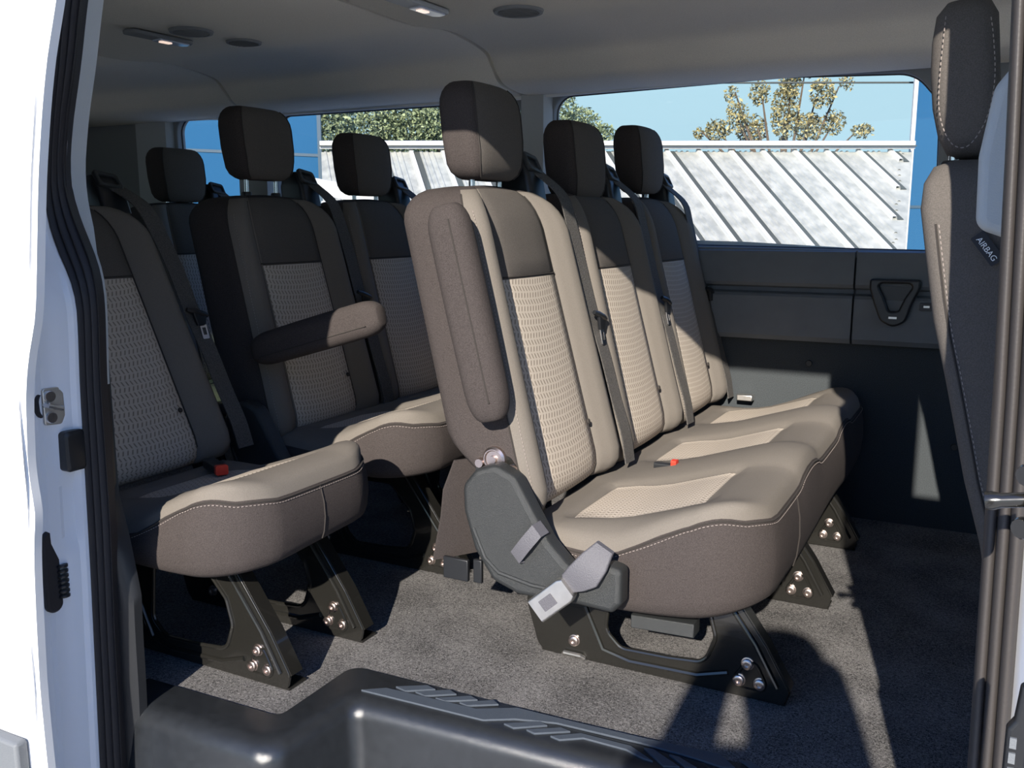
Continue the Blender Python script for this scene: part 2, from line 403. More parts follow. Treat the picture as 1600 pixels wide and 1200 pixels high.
# plastic side panel with a groove, vertical joint
mb = MB()
def pan(x0, x1):
    pr = [(2.95, .80), (2.925, .822), (2.905, .818), (2.90, .80), (2.898, .722), (2.905, .712), (2.925, .706), (2.925, .694), (2.905, .688), (2.898, .680), (2.895, .56), (2.905, .545), (2.95, .54)]
    mb.loft([[V((x, y, z)) for y, z in pr] for x in (x0, x1)])
pan(-3.9, -.376); pan(-.370, 1.4)
tag(mb.build('trim_2', 'panel_plastic', angle=20), kind='structure')
mb = MB(); mb.box(-4, 1.5, 2.93, 2.99, -.02, .81)
tag(mb.build('wall_far_lower', 'wall_carpet', smooth=False), kind='structure')
# bolts / clips on lower wall
for (x, z) in ((-.495, .474), (-.07, .255)):
    mb = MB(); mb.disc((x, 2.93, z), (0, -1, 0), .010, .006); o = mb.build('panel_clip', 'black_plastic')
    tag(o, 'small round black clip on the dark carpeted side wall, ' + ('above the bench seat cushion' if x < -.3 else 'low behind the front seat'), 'clip')

# pillar trims between windows (light grey, standing proud)
for i, (x0, x1) in enumerate(((-1.498, -1.374), (-2.79, -2.602))):
    mb = MB(); mb.loft([[V((x0, 2.925, z)), V((x0 + .02, 2.885, z)), V((x1 - .02, 2.885, z)), V((x1, 2.925, z)), V((x1, 2.94, z)), V((x0, 2.94, z))] for z in (.80, 1.0, 1.30, 1.335)])
    tag(mb.build('trim_%d' % (3 + i), 'trim_light', angle=50), kind='structure')
mb = MB(); mb.loft([[V((x0, 2.925, z)), V((x0 + .02, 2.89, z)), V((x1 - .02, 2.89, z)), V((x1, 2.925, z)), V((x1, 2.94, z)), V((x0, 2.94, z))] for z in (.80, 1.0, 1.30, 1.335) for x0, x1 in ((-3.38, -3.16),)])
tag(mb.build('trim_5', 'trim_light', angle=50), kind='structure')
# light strip where the headliner meets the windows
mb = MB(); mb.tube([(x, 2.900, z) for x, z in ((-3.3, 1.336), (-2.5, 1.328), (-1.5, 1.326), (-1.2, 1.330), (-.6, 1.336), (.3, 1.336), (1.3, 1.336))], .009, 8)
tag(mb.build('trim_6', 'trim_pale'), kind='structure')

# rear wall, front wall
mb = MB(); mb.box(-4.02, -3.78, .95, 3.0, -.05, 1.5); tag(mb.build('wall_rear', 'trim_grey', smooth=False), kind='structure')
mb = MB(); mb.plate([[(.95, -.4), (3.0, -.4), (3.0, 1.5), (.95, 1.5)], wbox(1.1, 2.85, .75, 1.35, .05)], .04, (1.5, 0, 0), (0, 1, 0), (0, 0, 1))
tag(mb.build('wall_front', 'trim_grey', smooth=False), kind='structure')
# near side rear wall (behind the open sliding door), with a window
NW = wbox(-3.1, -2.0, .86, 1.28, .05)
mb = MB(); mb.plate([[(-4, -.65), (-1.44, -.65), (-1.43, .30), (-1.43, .75), (-1.47, .95), (-1.43, 1.25), (-1.40, 1.45), (-4, 1.45)], NW, wbox(-3.75, -3.2, .86, 1.28, .05)], .03, (0, 1.12, 0))
wn = mb.build('wall_near', 'shade_liner', smooth=False); tag(wn, kind='structure')
# door-top rail above the opening (roof edge)
mb = MB(); mb.box(-4, 1.5, .98, 1.075, 1.39, 1.47); tag(mb.build('trim_7', 'white_paint', bevel=.01), kind='structure')
# sill body below the floor
mb = MB(); mb.box(-4, -1.40, .93, 1.07, -.45, -.36); mb.box(-1.44, 1.5, .86, .99, -.50, -.34); tag(mb.build('trim_8', 'white_paint'), kind='structure')

# ------------------------------------------------------------------ door opening: seal, jamb, sliding door, front pillar
ZI = [(-.10, -1.372), (.038, -1.367), (.153, -1.364), (.374, -1.352), (.514, -1.350), (.628, -1.349), (.761, -1.339), (.815, -1.341), (.855, -1.357), (.895, -1.378), (.93, -1.394), (.964, -1.402), (1.0, -1.400), (1.078, -1.381), (1.157, -1.353), (1.253, -1.326), (1.34, -1.295)]
ZO = [(-.10, -1.402), (.097, -1.392), (.283, -1.383), (.495, -1.375), (.631, -1.370), (.741, -1.362), (.794, -1.363), (.847, -1.397), (.90, -1.418), (.932, -1.424), (.953, -1.418), (1.05, -1.398), (1.183, -1.365), (1.25, -1.351), (1.34, -1.33)]
zs = [-.30 + i * (1.70 / 74) for i in range(75)]
def sm(tab, z): return (interp(tab, z - .03) + interp(tab, z) * 2 + interp(tab, z + .03)) / 4
secs = []
for z in zs:
    a, b = sm(ZO, z), sm(ZI, z); row = []
    for k in range(29):
        t = k / 28; x = lerp(a, b, t); y = lerp(1.03, 1.06, t)
        y -= .010 * abs(math.sin(PI * t * 3.5)) ** .7
        row.append(V((x, y, z)))
    row += [V((b - .014, 1.075, z)), V((a - .01, 1.075, z))]
    secs.append(row)
mb = MB(); mb.loft(secs)
tag(mb.build('door_seal', 'rubber', angle=50), 'black ribbed rubber door seal down the rear edge of the sliding door opening', 'door seal')
# light grey inner pillar trim just inside the seal
WT = [(-.30, .026), (.05, .030), (.23, .028), (.33, .004), (.45, -.03), (.84, -.03), (.90, -.006), (.96, .004), (1.04, .005), (1.10, .004), (1.25, .004), (1.34, .004)]
secs = []
for z in zs:
    b = sm(ZI, z); wd = interp(WT, z)
    secs.append([V((b - .030, 1.064, z)), V((b - .016, 1.066, z)), V((b - .016 + wd * .5, 1.072, z)), V((b - .016 + wd, 1.084, z)), V((b - .014 + wd, 1.10, z)), V((b - .04, 1.10, z))])
mb = MB(); mb.loft(secs, mf=lambda i, j: 1 if zs[i] < .6 else 0); tag(mb.build('trim_9', ['trim_light', 'black_plastic'], angle=40), kind='structure')  # lower part coloured black to stand in for shade on the trim
# painted body jamb behind the seal
secs = []
for z in zs:
    a = sm(ZO, z)
    d1 = .008 if .36 < z < .46 else .0
    secs.append([V((a + .004, 1.06, z)), V((a + .001, 1.018, z)), V((a - .004 - d1, 1.010, z)), V((a - .006 - d1, .990, z)), V((a - .010, .982, z)), V((a - .012, .962, z)), V((a - .018, .956, z)), V((a - .018, .90, z)), V((a - .13, .895, z)), V((a - .13, 1.06, z))])
mb = MB(); mb.loft(secs); jb = mb.build('wall_jamb', 'jamb_paint', angle=25); tag(jb, kind='structure')
def plate_thing(name, outs, th, o, m, label, cat, u=(1, 0, 0), bevel=.002, parts=()):
    mb = MB(); mb.plate(outs, th, o, u, (0, 0, 1), bevel=bevel); ob = mb.build(name, m)
    if label: tag(ob, label, cat)
    return ob
# latch striker: plate facing the camera on the jamb
U = V((.10, .99, 0)).normalized()
st_o = V((-1.392, .985, .600))
oct_ = fillet([(-.018, -.030), (.012, -.032), (.019, -.018), (.019, .020), (.012, .032), (-.018, .032)], .005)
la = plate_thing('latch_striker', [oct_], .006, st_o + V((.012, -.006, 0)), 'steel', 'steel door latch striker plate with two bolts on the white jamb', 'striker', U)
nU = U.cross(V((0, 0, 1)))
for dz in (.018, -.018):
    mb = MB(); mb.disc(st_o + V((.012, -.006, 0)) - U * .006 + V((0, 0, dz)), nU, .010, .007); mb.build('bolt', 'chrome', la)
mb = MB(); mb.tube([st_o + U * -.015 + nU * .0 + V((.012, -.006, .004)), st_o + U * -.012 + nU * .010 + V((.012, -.006, .004)), st_o + U * .010 + nU * .010 + V((.012, -.006, -.004)), st_o + U * .012 + V((.012, -.006, -.004))], .0045, 8)
mb.build('striker_loop', 'chrome', la)
mb = MB(); mb.loft([[V((-1.376 + dd, 1.004 + p[0], .520 + p[1])) for p in rrect(.019 - e, .035 - e, .007)] for dd, e in ((-.01, 0), (.010, 0), (.014, .004))])
tag(mb.build('door_buffer', 'black_plastic'), 'black rectangular rubber buffer beside the door seal, below the latch striker', 'buffer')
mb = MB(); mb.loft([[V((-1.392 + dd, .964 + p[0], .603 + p[1])) for p in [(math.cos(t) * (.014 - e), math.sin(t) * (.022 - e)) for t in [2 * PI * k / 24 for k in range(24)]]] for dd, e in ((-.01, 0), (.006, 0), (.009, .003), (.006, .008))])
tag(mb.build('jamb_plug', 'rubber'), 'small oval black plug in the white jamb left of the latch striker', 'plug')
mb = MB(); mb.loft([[V((-1.400 + dd, .962 + p[0], .312 + p[1])) for p in rrect(.016 - e, .074 - e, .0155, 8)] for dd, e in ((-.01, 0), (.004, 0), (.008, .004))])
gr = mb.build('cable_grommet', 'rubber'); tag(gr, 'tall oval black cable grommet low on the white door jamb', 'grommet')
mb = MB()
for k in range(7): mb.disc((-1.392, .978, .262 + k * .009), (0, 0, 1), .010, .005, 14)
mb.build('cable_boot', 'black_plastic', gr)

# open sliding door
DE = [(-.30, -1.30), (.02, -1.310), (.156, -1.311), (.289, -1.303), (.408, -1.293), (.462, -1.278), (.512, -1.291), (.643, -1.279), (.703, -1.265), (.761, -1.239), (.927, -1.212), (.954, -1.208), (1.049, -1.187), (1.124, -1.166), (1.195, -1.137), (1.34, -1.09)]
DC = [(-.30, -1.335), (.076, -1.334), (.19, -1.329), (.353, -1.327), (.461, -1.302), (.543, -1.303), (.662, -1.301), (.741, -1.282), (.808, -1.253), (.962, -1.228), (1.116, -1.193), (1.196, -1.162), (1.34, -1.11)]
secs = []
for z in zs:
    a, c = sm(DE, z) - .009, sm(DC, z) - .006
    secs.append([V((-2.75, .845, z)), V((-2.0, .85, z)), V((c - .05, .858, z)), V((c - .008, .860, z)), V((c, .868, z)), V((c + .008, .868, z)), V((c + .013, .862, z)), V((a - .006, .866, z)), V((a, .870, z)), V((a - .002, .885, z)), V((a - .04, .90, z)), V((-2.75, .90, z))])
mb = MB()
kz = [i for i, z in enumerate(zs) if z < .885][-1]
mb.loft(secs[:kz + 1]); 
def cutx(sec, x0, x1):
    out = []
    for p in sec: out.append(V((min(max(p.x, x0), x1), p.y, p.z)))
    return out
mb.loft([cutx(s_, -1.95, 9) for s_ in secs[kz:]]); mb.loft([cutx(s_, -9, -2.65) for s_ in secs[kz:]])
kt = [i for i, z in enumerate(zs) if z > 1.27][0]
mb.loft([cutx(s_, -2.65, -1.95) for s_ in secs[kt:]])
sd = mb.build('door_1', 'white_paint', angle=30); tag(sd, 'white sliding door standing open at the left edge', 'door', kind='structure')
mb = MB(); mb.box(-2.66, -1.94, .868, .874, zs[kz] - .01, 1.28); mb.build('door_glass', 'glass_tint', sd, smooth=False)
mb = MB(); mb.box(-2.75, -1.345, .835, .858, -.30, .07); mb.build('cladding', 'clad_grey', sd, bevel=.006)

# front side of the opening: seal, B pillar, front door
secs = []
for z in zs:
    b = interp([(-.3, .026), (0, .023), (.313, .0185), (.52, .0145), (.72, .010), (.84, .006), (.98, .001), (1.15, -.006), (1.40, -.014)], z); row = []
    for k in range(25):
        t = k / 24; x = lerp(b - .004, b + .034, t) 
        y = 1.142 - .018 * t - .011 * abs(math.sin(PI * t * 3)) ** .6
        row.append(V((x, y, z)))
    row += [V((b + .045, 1.157, z)), V((b - .004, 1.157, z))]
    secs.append(row)
mb = MB(); mb.loft(secs); tag(mb.build('door_seal', 'rubber_grey', angle=50), 'grey ribbed rubber door seal at the right edge beside the front seat', 'door seal')
secs = []
for z in zs:
    b = interp([(-.3, .026), (0, .023), (.313, .0185), (.52, .0145), (.72, .010), (.84, .006), (.98, .001), (1.15, -.006), (1.40, -.014)], z)
    secs.append([V((b + .030, 1.15, z)), V((b + .046, 1.11, z)), V((b + .076, 1.04, z)), V((b + .080, .985, z)), V((b + .092, .975, z)), V((b + .094, .93, z)), V((.23, .93, z)), V((.23, 1.15, z))])
mb = MB(); mb.loft(secs); tag(mb.build('wall_pillar', 'jamb_paint', angle=25), kind='structure')
mb = MB(); mb.plate([[(.22, -.5), (1.5, -.5), (1.5, 1.5), (.22, 1.5)], wbox(.231, 1.2, 1.045, 1.42, .01)], .06, (0, .96, 0))
fd = mb.build('door_2', 'white_paint', smooth=False); tag(fd, kind='structure')
# hinge striker rod
t = empty('roller_striker', (.04, .985, .64)); tag(t, 'black steel striker pin on a bolted bracket at the right door pillar', 'striker')
mb = MB(); mb.tube([(-.033, -.012, -.004), (-.026, -.012, -.003), (-.02, -.012, -.002), (.03, -.002, .004)], [.009, .0095, .0075, .0075], 14); mb.build('pin', 'leg_metal', t)
mb = MB(); mb.plate([fillet([(-.014, -.036), (.014, -.036), (.014, .036), (-.014, .036)], .012)], .008, (.008, -.008, 0), (.3, .9, 0), (0, 0, 1), bevel=.002); mb.build('bracket', 'leg_metal', t)
for dz in (-.026, .026):
    mb = MB(); mb.disc((.004, -.010, dz), (-.6, -.8, 0), .011, .010, 12); mb.build('bolt', 'leg_metal', t)
mb = MB(); mb.plate([fillet([(-.008, -.13), (.012, -.13), (.012, .040), (.007, .05), (.001, .045), (-.002, .01), (-.008, .0)], .004)], .014, (.052, .972, .41), (1, .1, 0), (0, 0, 1), bevel=.004)
o = mb.build('door_check', 'black_plastic'); tag(o, 'black plastic door check housing at the bottom right corner', 'door hardware')
for k in range(3):
    mb = MB(); mb.box(.0475, .0535, .962, .966, .36 + k * .016, .371 + k * .016); mb.build('slot', 'clad_grey', o, smooth=False)

# pillar cover (rounded light grey, right edge)
mb = MB()
pcv = fillet([(-.028, .895), (.013, .880), (.060, .880), (.060, 1.10), (.012, 1.104), (-.020, 1.06), (-.031, .98)], [.02, .01, .005, .005, .02, .03, .03], 6)
mb.plate([pcv], .05, (0, 1.29, 0), bevel=.012, res=4)
tag(mb.build('pillar_cover', 'trim_light', angle=60), 'rounded light grey plastic cover between the right door seal and the front headrest', 'trim cover')

# ------------------------------------------------------------------ SEATS
def fx(z): return -.755 - .26 * (z - .36)          # front face of a backrest insert at height z
CYS = {}

def make_backrest():
    uu = [(-1.0, -.022), (-.985, .0), (-.95, .018), (-.89, .029), (-.81, .032), (-.72, .022), (-.65, .010), (-.60, .004), (-.575, -.005), (-.55, .001), (-.40, .005), (-.2, .007), (0, .008)]
    uu = uu + [(-a, b) for a, b in uu[-2::-1]]
    nf = len(uu)
    side = [(1.0, -.045), (1.0, -.07), (1.0, -.10), (.99, -.125), (.96, -.142), (.88, -.150), (.5, -.153), (0, -.154)]
    side = side + [(-a, b) for a, b in side[-2::-1]]
    loop = uu + side
    ts = [0, .01, .03, .06, .10, .16, .24, .32, .40, .48, .56, .64, .715, .722, .729, .78, .83, .87, .90, .93, .955, .975, .99, 1.0]
    secs = []; zc = []
    for t in ts:
        zf = .335 + t * .637; zb = .455 + t * .517
        w_ = .234 - .022 * t
        sb = 1 if t > .10 else math.sqrt(max(0, 1 - (1 - t / .10) ** 2))
        sd_ = 1 if t < .86 else math.sqrt(max(0, 1 - ((t - .86) / .14) ** 2))
        w_ -= (1 - sd_) * .09 + (1 - sb) * .02
        dk = .25 + .75 * min(sb, 1) if t < .5 else .30 + .70 * sd_
        row = []
        for u, dpt in loop:
            fr = min(max(-dpt / .154, 0), 1); z = lerp(zf, zb, fr)
            mid = -.065; dd = mid + (dpt - mid) * dk
            if t > .725 and t < .95 and abs(u) < .53: dd += .004
            row.append(V((fx(z) + dd, u * w_, z + .012 * (1 - u * u) * (t - .9) * 6 * (t > .9))))
        secs.append(row); zc.append(t)
    def mf(i, j):
        if j == -1: return 2
        if j >= nf - 1: return 2
        u = (uu[j][0] + uu[j + 1][0]) / 2
        if abs(u) < .56: return 0 if zc[i] < .715 else (1 if zc[i] < .985 else 2)
        if abs(u) > .975 or zc[i] > .975: return 2
        return 3
    mb = MB(); mb.loft(secs, mf=mf)
    # seam lines
    for s_ in (-1, 1):
        j = min(range(nf), key=lambda q: abs(uu[q][0] - s_ * .575)); mb.tube([secs[i][j] + V((.003, 0, 0)) for i in range(3, 22)], .0016, 5, 4)
        j = min(range(nf), key=lambda q: abs(uu[q][0] - s_ * .985)); mb.tube([secs[i][j] + V((.001, s_ * .001, 0)) for i in range(3, 22)], .0018, 5, 4)
    j0 = [j for j in range(nf) if abs(uu[j][0]) < .58]
    mb.tube([secs[13][j] + V((.001, 0, 0)) for j in j0], .0018, 5, 4)
    jj = min(range(nf), key=lambda q: abs(uu[q][0] + .95))
    stitches(mb, [secs[i][jj] + V((.001, -.001, 0)) for i in range(3, 20)], m=5)
    # fabric fastener
    mb.disc((fx(.47) + .008, .11, .47), (1, 0, .26), .006, .004, 10, 4)
    return mb.build('backrest', ['fabric_insert', 'fabric_panel', 'fabric_dark', 'fabric_light', 'seam', 'stitch'], angle=50)

def make_headrest(hw=.112):
    n = 40; secs = []
    zt = [0, .004, .014, .03, .055, .085, .115, .14, .158, .172, .183, .190, .193]
    for z in zt:
        t = z / .193
        s_ = 1.0
        if z < .03: s_ = math.sqrt(max(.05, 1 - ((.03 - z) / .032) ** 2))
        if z > .14: s_ = math.sqrt(max(.02, 1 - ((z - .14) / .0545) ** 2))
        a = hw * (.88 + .12 * min(1, z / .08)) - (1 - s_) * .045
        fr = (.046 - (1 - s_) * .030) * (1 - .25 * max(0, (.06 - z) / .06)); bk = .048 - (1 - s_) * .028
        cx = -.915 - .10 * z
        row = []
        for k in range(n):
            th = 2 * PI * k / n; c, s2 = math.cos(th), math.sin(th)
            ex = .42
            X = math.copysign(abs(c) ** ex, c); Y_ = math.copysign(abs(s2) ** ex, s2)
            row.append(V((X * (fr if X > 0 else bk) + .006 * (X > 0) * (1 - Y_ * Y_), Y_ * a, z)))
        secs.append((row, cx))
    S_ = [[V((p.x + cx + .915, p.y, p.z)) for p in r] for r, cx in secs]
    def mf(i, j):
        if j == -1: return 0
        return 1 if (j < 5 or j >= 35 or 15 <= j < 25) else 0
    mb = MB(); mb.loft(S_, mf=mf)
    for sg in (-1, 1):
        # seam loop around the side panel
        for off, r, mt in ((0, .0017, 2), (.007, 0, 3)):
            fr = [r_[5 if sg > 0 else 35] for r_ in S_[1:-1]]
            if r: mb.tube([p + V((.001, 0, 0)) for p in fr], r, 5, mt)
            else: stitches(mb, [p + V((-.0045, sg * .002, 0)) for p in fr], m=3)
    return mb.build('headrest', ['fabric_dark', 'fabric_panel', 'seam', 'stitch'], angle=60)

def make_post():
    mb = MB(); mb.tube([(0, 0, -.06), (0, 0, 0), (0, 0, .03)], .0065, 12)
    mb.disc((0, 0, -.022), (0, 0, 1), .014, .012, 16, 1)
    mb.disc((0, 0, -.036), (0, 0, 1), .019, .012, 16, 1)
    return mb.build('headrest_post', ['chrome', 'black_plastic'])

def make_belt():
    P = [(-.955, -.066, 1.035), (-.935, -.060, 1.015), (fx(.95) + .024, -.038, .965), (fx(.90) + .026, -.018, .90), (fx(.80) + .020, 0, .80), (fx(.70) + .022, .0, .70), (fx(.6) + .028, .003, .60), (fx(.5) + .03, .005, .50), (fx(.42) + .034, .007, .42), (fx(.36) + .03, .008, .352)]
    mb = MB(); mb.ribbon(catmull(P, 5), (.004, .046, 0), .003)
    return mb.build('seat_belt', 'webbing')

def make_tongue():
    mb = MB(); x0 = fx(.68) + .034
    mb.tube([(x0 - .002, -.028, .012), (x0 + .002, -.012, .006), (x0 + .004, .010, -.002), (x0 + .003, .028, -.008)], [.005, .008, .008, .006], 10)
    mb.loft([[V((x0 + .004 + p[0], p[1] + .004, z)) for p in rrect(.004, wd, .002)] for z, wd in ((0, .020), (-.018, .016), (-.03, .012))])
    mb.plate([rrect(.0105, .019, .003), rrect(.0055, .009, .001)], .003, (x0 + .006, .008, -.046), (0, 1, 0), (-.25, .12, 1), m=1)
    return mb.build('belt_tongue', ['black_plastic', 'chrome'])

def make_guide():
    mb = MB()
    mb.loft([[V((-.955 + p[0] + dx, p[1], z)) for p in rrect(a, b, .012)] for z, a, b, dx in ((.93, .045, .040, .008), (.985, .042, .040, 0), (1.015, .032, .036, -.004), (1.028, .022, .030, -.006))])
    mb.plate([rrect(.034, .022, .01), rrect(.024, .012, .005)], .012, (-.925, 0, 1.012), (0, 1, -.15), (-.45, 0, .9), bevel=.003, m=1)
    return mb.build('belt_guide', ['black_plastic', 'shield_plastic'])

def make_leg(rear=True):
    mb = MB()
    out = fillet([(-.835, .10), (-.805, .0), (-.76, .0), (-.292, .0), (-.284, .03), (-.330, .110), (-.44, .262), (-.82, .262), (-.835, .2)], [.02, .03, .01, .012, .02, .02, .01, .01, .02], 4)
    hole = fillet([(-.426, .108), (-.446, .052), (-.52, .045), (-.62, .042), (-.655, .075), (-.640, .225), (-.50, .225), (-.44, .16)], [.03, .03, .02, .03, .03, .03, .03, .02], 5)
    mb.plate([out, hole], .006, (0, 0, .003), bevel=.0015)
    # rolled flanges: front edge, hole edge, rear edge
    mb.ribbon([V((x, .016, z + .003)) for x, z in ((-.284, .030), (-.330, .110), (-.44, .262))], (0, .032, 0), .005)
    mb.tube([V((x - .012, -.006, z + .002)) for x, z in ((-.294, .034), (-.338, .112), (-.446, .258))], .0045, 8)
    hp = [V((x, -.003, z + .003)) for x, z in hole]; mb.tube(hp, .0045, 8, closed=True)
    mb.tube([V((x, -.003, z)) for x, z in ((-.70, .12), (-.66, .035), (-.60, .022), (-.46, .026), (-.40, .045))], .006, 8)
    tri = fillet([(-.400, .020), (-.318, .020), (-.355, .092)], .016, 5)
    mb.tube([V((x, -.004, z)) for x, z in tri], .0035, 6, closed=True)
    # foot flange on the floor
    mb.box(-.80, -.29, .0, .05, .001, .006)
    for x, z in ((-.60, .19), (-.735, .15), (-.69, .16), (-.42, .19)): mb.disc((x, -.001, z), (0, -1, 0), .005, .0015, 10, 1)
    return mb.build('leg', ['leg_metal', 'seam'], angle=40)
def make_bolt():
    mb = MB(); mb.disc((0, 0, 0), (0, -1, 0), .0115, .009, 20, 0, [(.0125, 0), (.0125, .002), (.0105, .0025), (.0105, .008), (.0085, .0095), (.0048, .0095), (.0045, .006)])
    return mb.build('bolt', 'bolt_metal')
BOLTS = [(-.363, .072), (-.378, .036), (-.338, .036), (-.724, .040)]

def make_cushion(cs_, y0, y1, zlow=0):
    ys = [y0, y0 + .004, y0 + .012, y0 + .025]
    for c in cs_: ys += [c - .16, c - .14, c - .128, c - .122, c - .08, c, c + .08, c + .122, c + .128, c + .14, c + .16]
    for a, b in zip(cs_, cs_[1:]): ys += [(a + b) / 2, (a + b) / 2 - .03, (a + b) / 2 + .03]
    ys += [y1 - .025, y1 - .012, y1 - .004, y1]; ys = sorted(set(round(q, 4) for q in ys))
    xs_ = [-.78, -.772, -.76, -.742, -.722, -.712, -.706, -.66, -.62, -.58, -.54, -.50, -.46, -.446, -.440, -.425, -.41, -.39, -.37, -.352, -.336, -.326, -.320]
    X0, X1 = xs_[0], xs_[-1]
    zt = [(-.78, .325), (-.70, .332), (-.60, .345), (-.5, .378), (-.42, .404), (-.38, .412), (-.35, .411), (-.32, .406)]
    def topz(x, y):
        z = interp(zt, x)
        d = min(abs(y - c) for c in cs_)
        lob = .5 - .5 * math.cos(min(1, max(0, (d - .10) / .10)) * PI)
        z += (.021 if cs_[0] < y < cs_[-1] else .007) * lob * (1 if x > -.6 else max(.2, 1 - (-.6 - x) * 6))
        ins = d < .125 and -.709 < x < -.443
        if abs(d - .125) < .005 and -.715 < x < -.438: z -= .004
        if d < .126 and (abs(x + .709) < .004 or abs(x + .443) < .004): z -= .004
        if y < y0 + .08 or y > y1 - .08:
            e_ = min(y - y0, y1 - y); z -= .03 * (1 - e_ / .08) * math.exp(-((x + .60) / .10) ** 2)
        e_ = min(y - y0, y1 - y, X1 - x); r = .026
        if e_ < r: z -= r * (1 - math.sqrt(max(0, 1 - (1 - e_ / r) ** 2)))
        return z
    def plan(x, y):
        R_ = .125
        for cy, sg in ((y0 + R_, -1), (y1 - R_, 1)):
            b = (y - cy) * sg / R_; a = (x - (X1 - R_)) / R_
            if a > 0 and b > 0:
                return (X1 - R_ + R_ * a * math.sqrt(1 - b * b / 2), cy + sg * R_ * b * math.sqrt(1 - a * a / 2))
        return (x, y)
    nx, ny = len(xs_), len(ys); vs = []; fs = []; ms = []
    for y in ys:
        for x in xs_:
            px_, py_ = plan(x, y); vs.append(V((px_, py_, topz(x, y))))
    for j in range(ny - 1):
        for i in range(nx - 1):
            xm = (xs_[i] + xs_[i + 1]) / 2; ym = (ys[j] + ys[j + 1]) / 2
            ins = min(abs(ym - c) for c in cs_) < .125 and -.709 < xm < -.443
            fs.append((j * nx + i, j * nx + i + 1, (j + 1) * nx + i + 1, (j + 1) * nx + i)); ms.append(0 if ins else 1)
    mb = MB(); mb.add(vs, fs, ms)
    # border loop
    bl = [i for i in range(nx)] + [j * nx + nx - 1 for j in range(1, ny)] + [(ny - 1) * nx + i for i in range(nx - 2, -1, -1)] + [j * nx for j in range(ny - 2, 0, -1)]
    base = [vs[i] for i in bl]; cxm, cym = (X0 + X1) / 2, (y0 + y1) / 2
    def nrm(k):
        a = base[(k + 1) % len(base)]; b = base[k - 1]; t = (a - b); n = V((t.y, -t.x, 0))
        return n.normalized() if n.length > 1e-7 else V((0, 0, 0))
    N_ = [nrm(k) for k in range(len(base))]
    def zb(p):  # bottom edge height
        f = min(1, max(0, (p.x + .60) / .28)); return lerp(.182, .218, f ** 2) + .006 * math.sin(p.y * 9) + zlow * (1 - .35 * f)
    rings = [base]
    for fz, off in ((.03, .002), (.10, .006), (.3, .012), (.55, .014), (.8, .010), (.93, .004), (1.0, -.008)):
        rings.append([V((p.x + n.x * off, p.y + n.y * off, lerp(p.z, zb(p), fz) + .0)) for p, n in zip(base, N_)])
    rings.append([V((p.x - n.x * .05, p.y - n.y * .05, zb(p) - .004)) for p, n in zip(base, N_)])
    mb.loft(rings, 2, cap=(False, True))
    # top seam with stitches
    path = [p + n * .0035 + V((0, 0, -.004)) for p, n in zip(base, N_)][2:nx + ny + nx - 4]
    mb.tube(path, .002, 5, 3)
    sp_ = [p + n * .0065 + V((0, 0, -.009)) for p, n in zip(base, N_)][2:nx + ny - 2]
    stitches(mb, sp_[::2], m=4)
    # vertical seams down the front corner
    for yy in (y0 + .25,):
        k = min(range(len(base)), key=lambda q: (base[q].x < X1 - .01) * 9 + abs(base[q].y - yy))
        mb.tube([rings[i][k] + N_[k] * .0008 for i in range(1, 7)], .0014, 5, 3)
    return mb.build('seat_cushion', ['fabric_insert', 'fabric_light', 'fabric_dark', 'seam', 'stitch'], angle=55, merge=True)

def make_armrest():
    """bar along local -z..+z: length .40, pivot at origin end"""
    mb = MB(); secs = []
    L_ = .37
    for k in range(25):
        t = .5 - .5 * math.cos(PI * k / 24); z = -.035 + t * (L_ + .035)
        e0 = min(1, t / .14); e1 = min(1, (1 - t) / .12); s_ = min(math.sqrt(1 - (1 - e0) ** 2), math.sqrt(1 - (1 - e1) ** 2)) if t not in (0, 1) else .12
        a = (.041 + .002 * math.sin(t * 3)) * (.45 + .55 * s_); b = .031 * (.45 + .55 * s_)
        secs.append([V((p[0], p[1], z)) for p in rrect(a, b, min(a, b) * .9, 8)])
    mb.loft(secs)
    # cover seams
    for sx in (1,): mb.tube([V((sx * .0175, -.0312, z)) for z in [(-.0 + .34 * k / 10) for k in range(11)]], .0016, 5, 1)
    return mb.build('armrest', ['fabric_dark', 'seam'], angle=60)

def make_shield():
    o_ = fillet([(-.868, .36), (-.870, .41), (-.842, .444), (-.801, .458), (-.758, .440), (-.688, .325), (-.650, .288), (-.599, .284), (-.572, .302), (-.545, .296), (-.545, .232), (-.562, .213), (-.63, .216), (-.668, .214), (-.75, .212), (-.805, .230), (-.845, .286)], [.03, .03, .03, .03, .03, .04, .02, .02, .012, .012, .012, .012, .02, .02, .03, .03, .03], 5)
    mb = MB(); mb.plate([o_], .045, (0, 0, 0), bevel=.011, res=4)
    inn = [(x * .86 - .102, z * .84 + .052) for x, z in o_]
    mb.tube([V((-.845, -.022, .33)), V((-.82, -.0225, .275)), V((-.79, -.0225, .25)), V((-.72, -.0225, .238)), V((-.64, -.022, .236))], .004, 8)
    return mb.build('recliner_shield', 'shield_plastic', angle=50)

PROTO = {}
def cp(key, maker, parent, loc=(0, 0, 0), rot=None, name=None):
    if key not in PROTO: o = maker(); PROTO[key] = o
    else: o = PROTO[key].copy(); sc.collection.objects.link(o); o.parent = None
    o.parent = parent; o.location = loc
    if rot: o.rotation_euler = rot
    else: o.rotation_euler = (0, 0, 0)
    return o

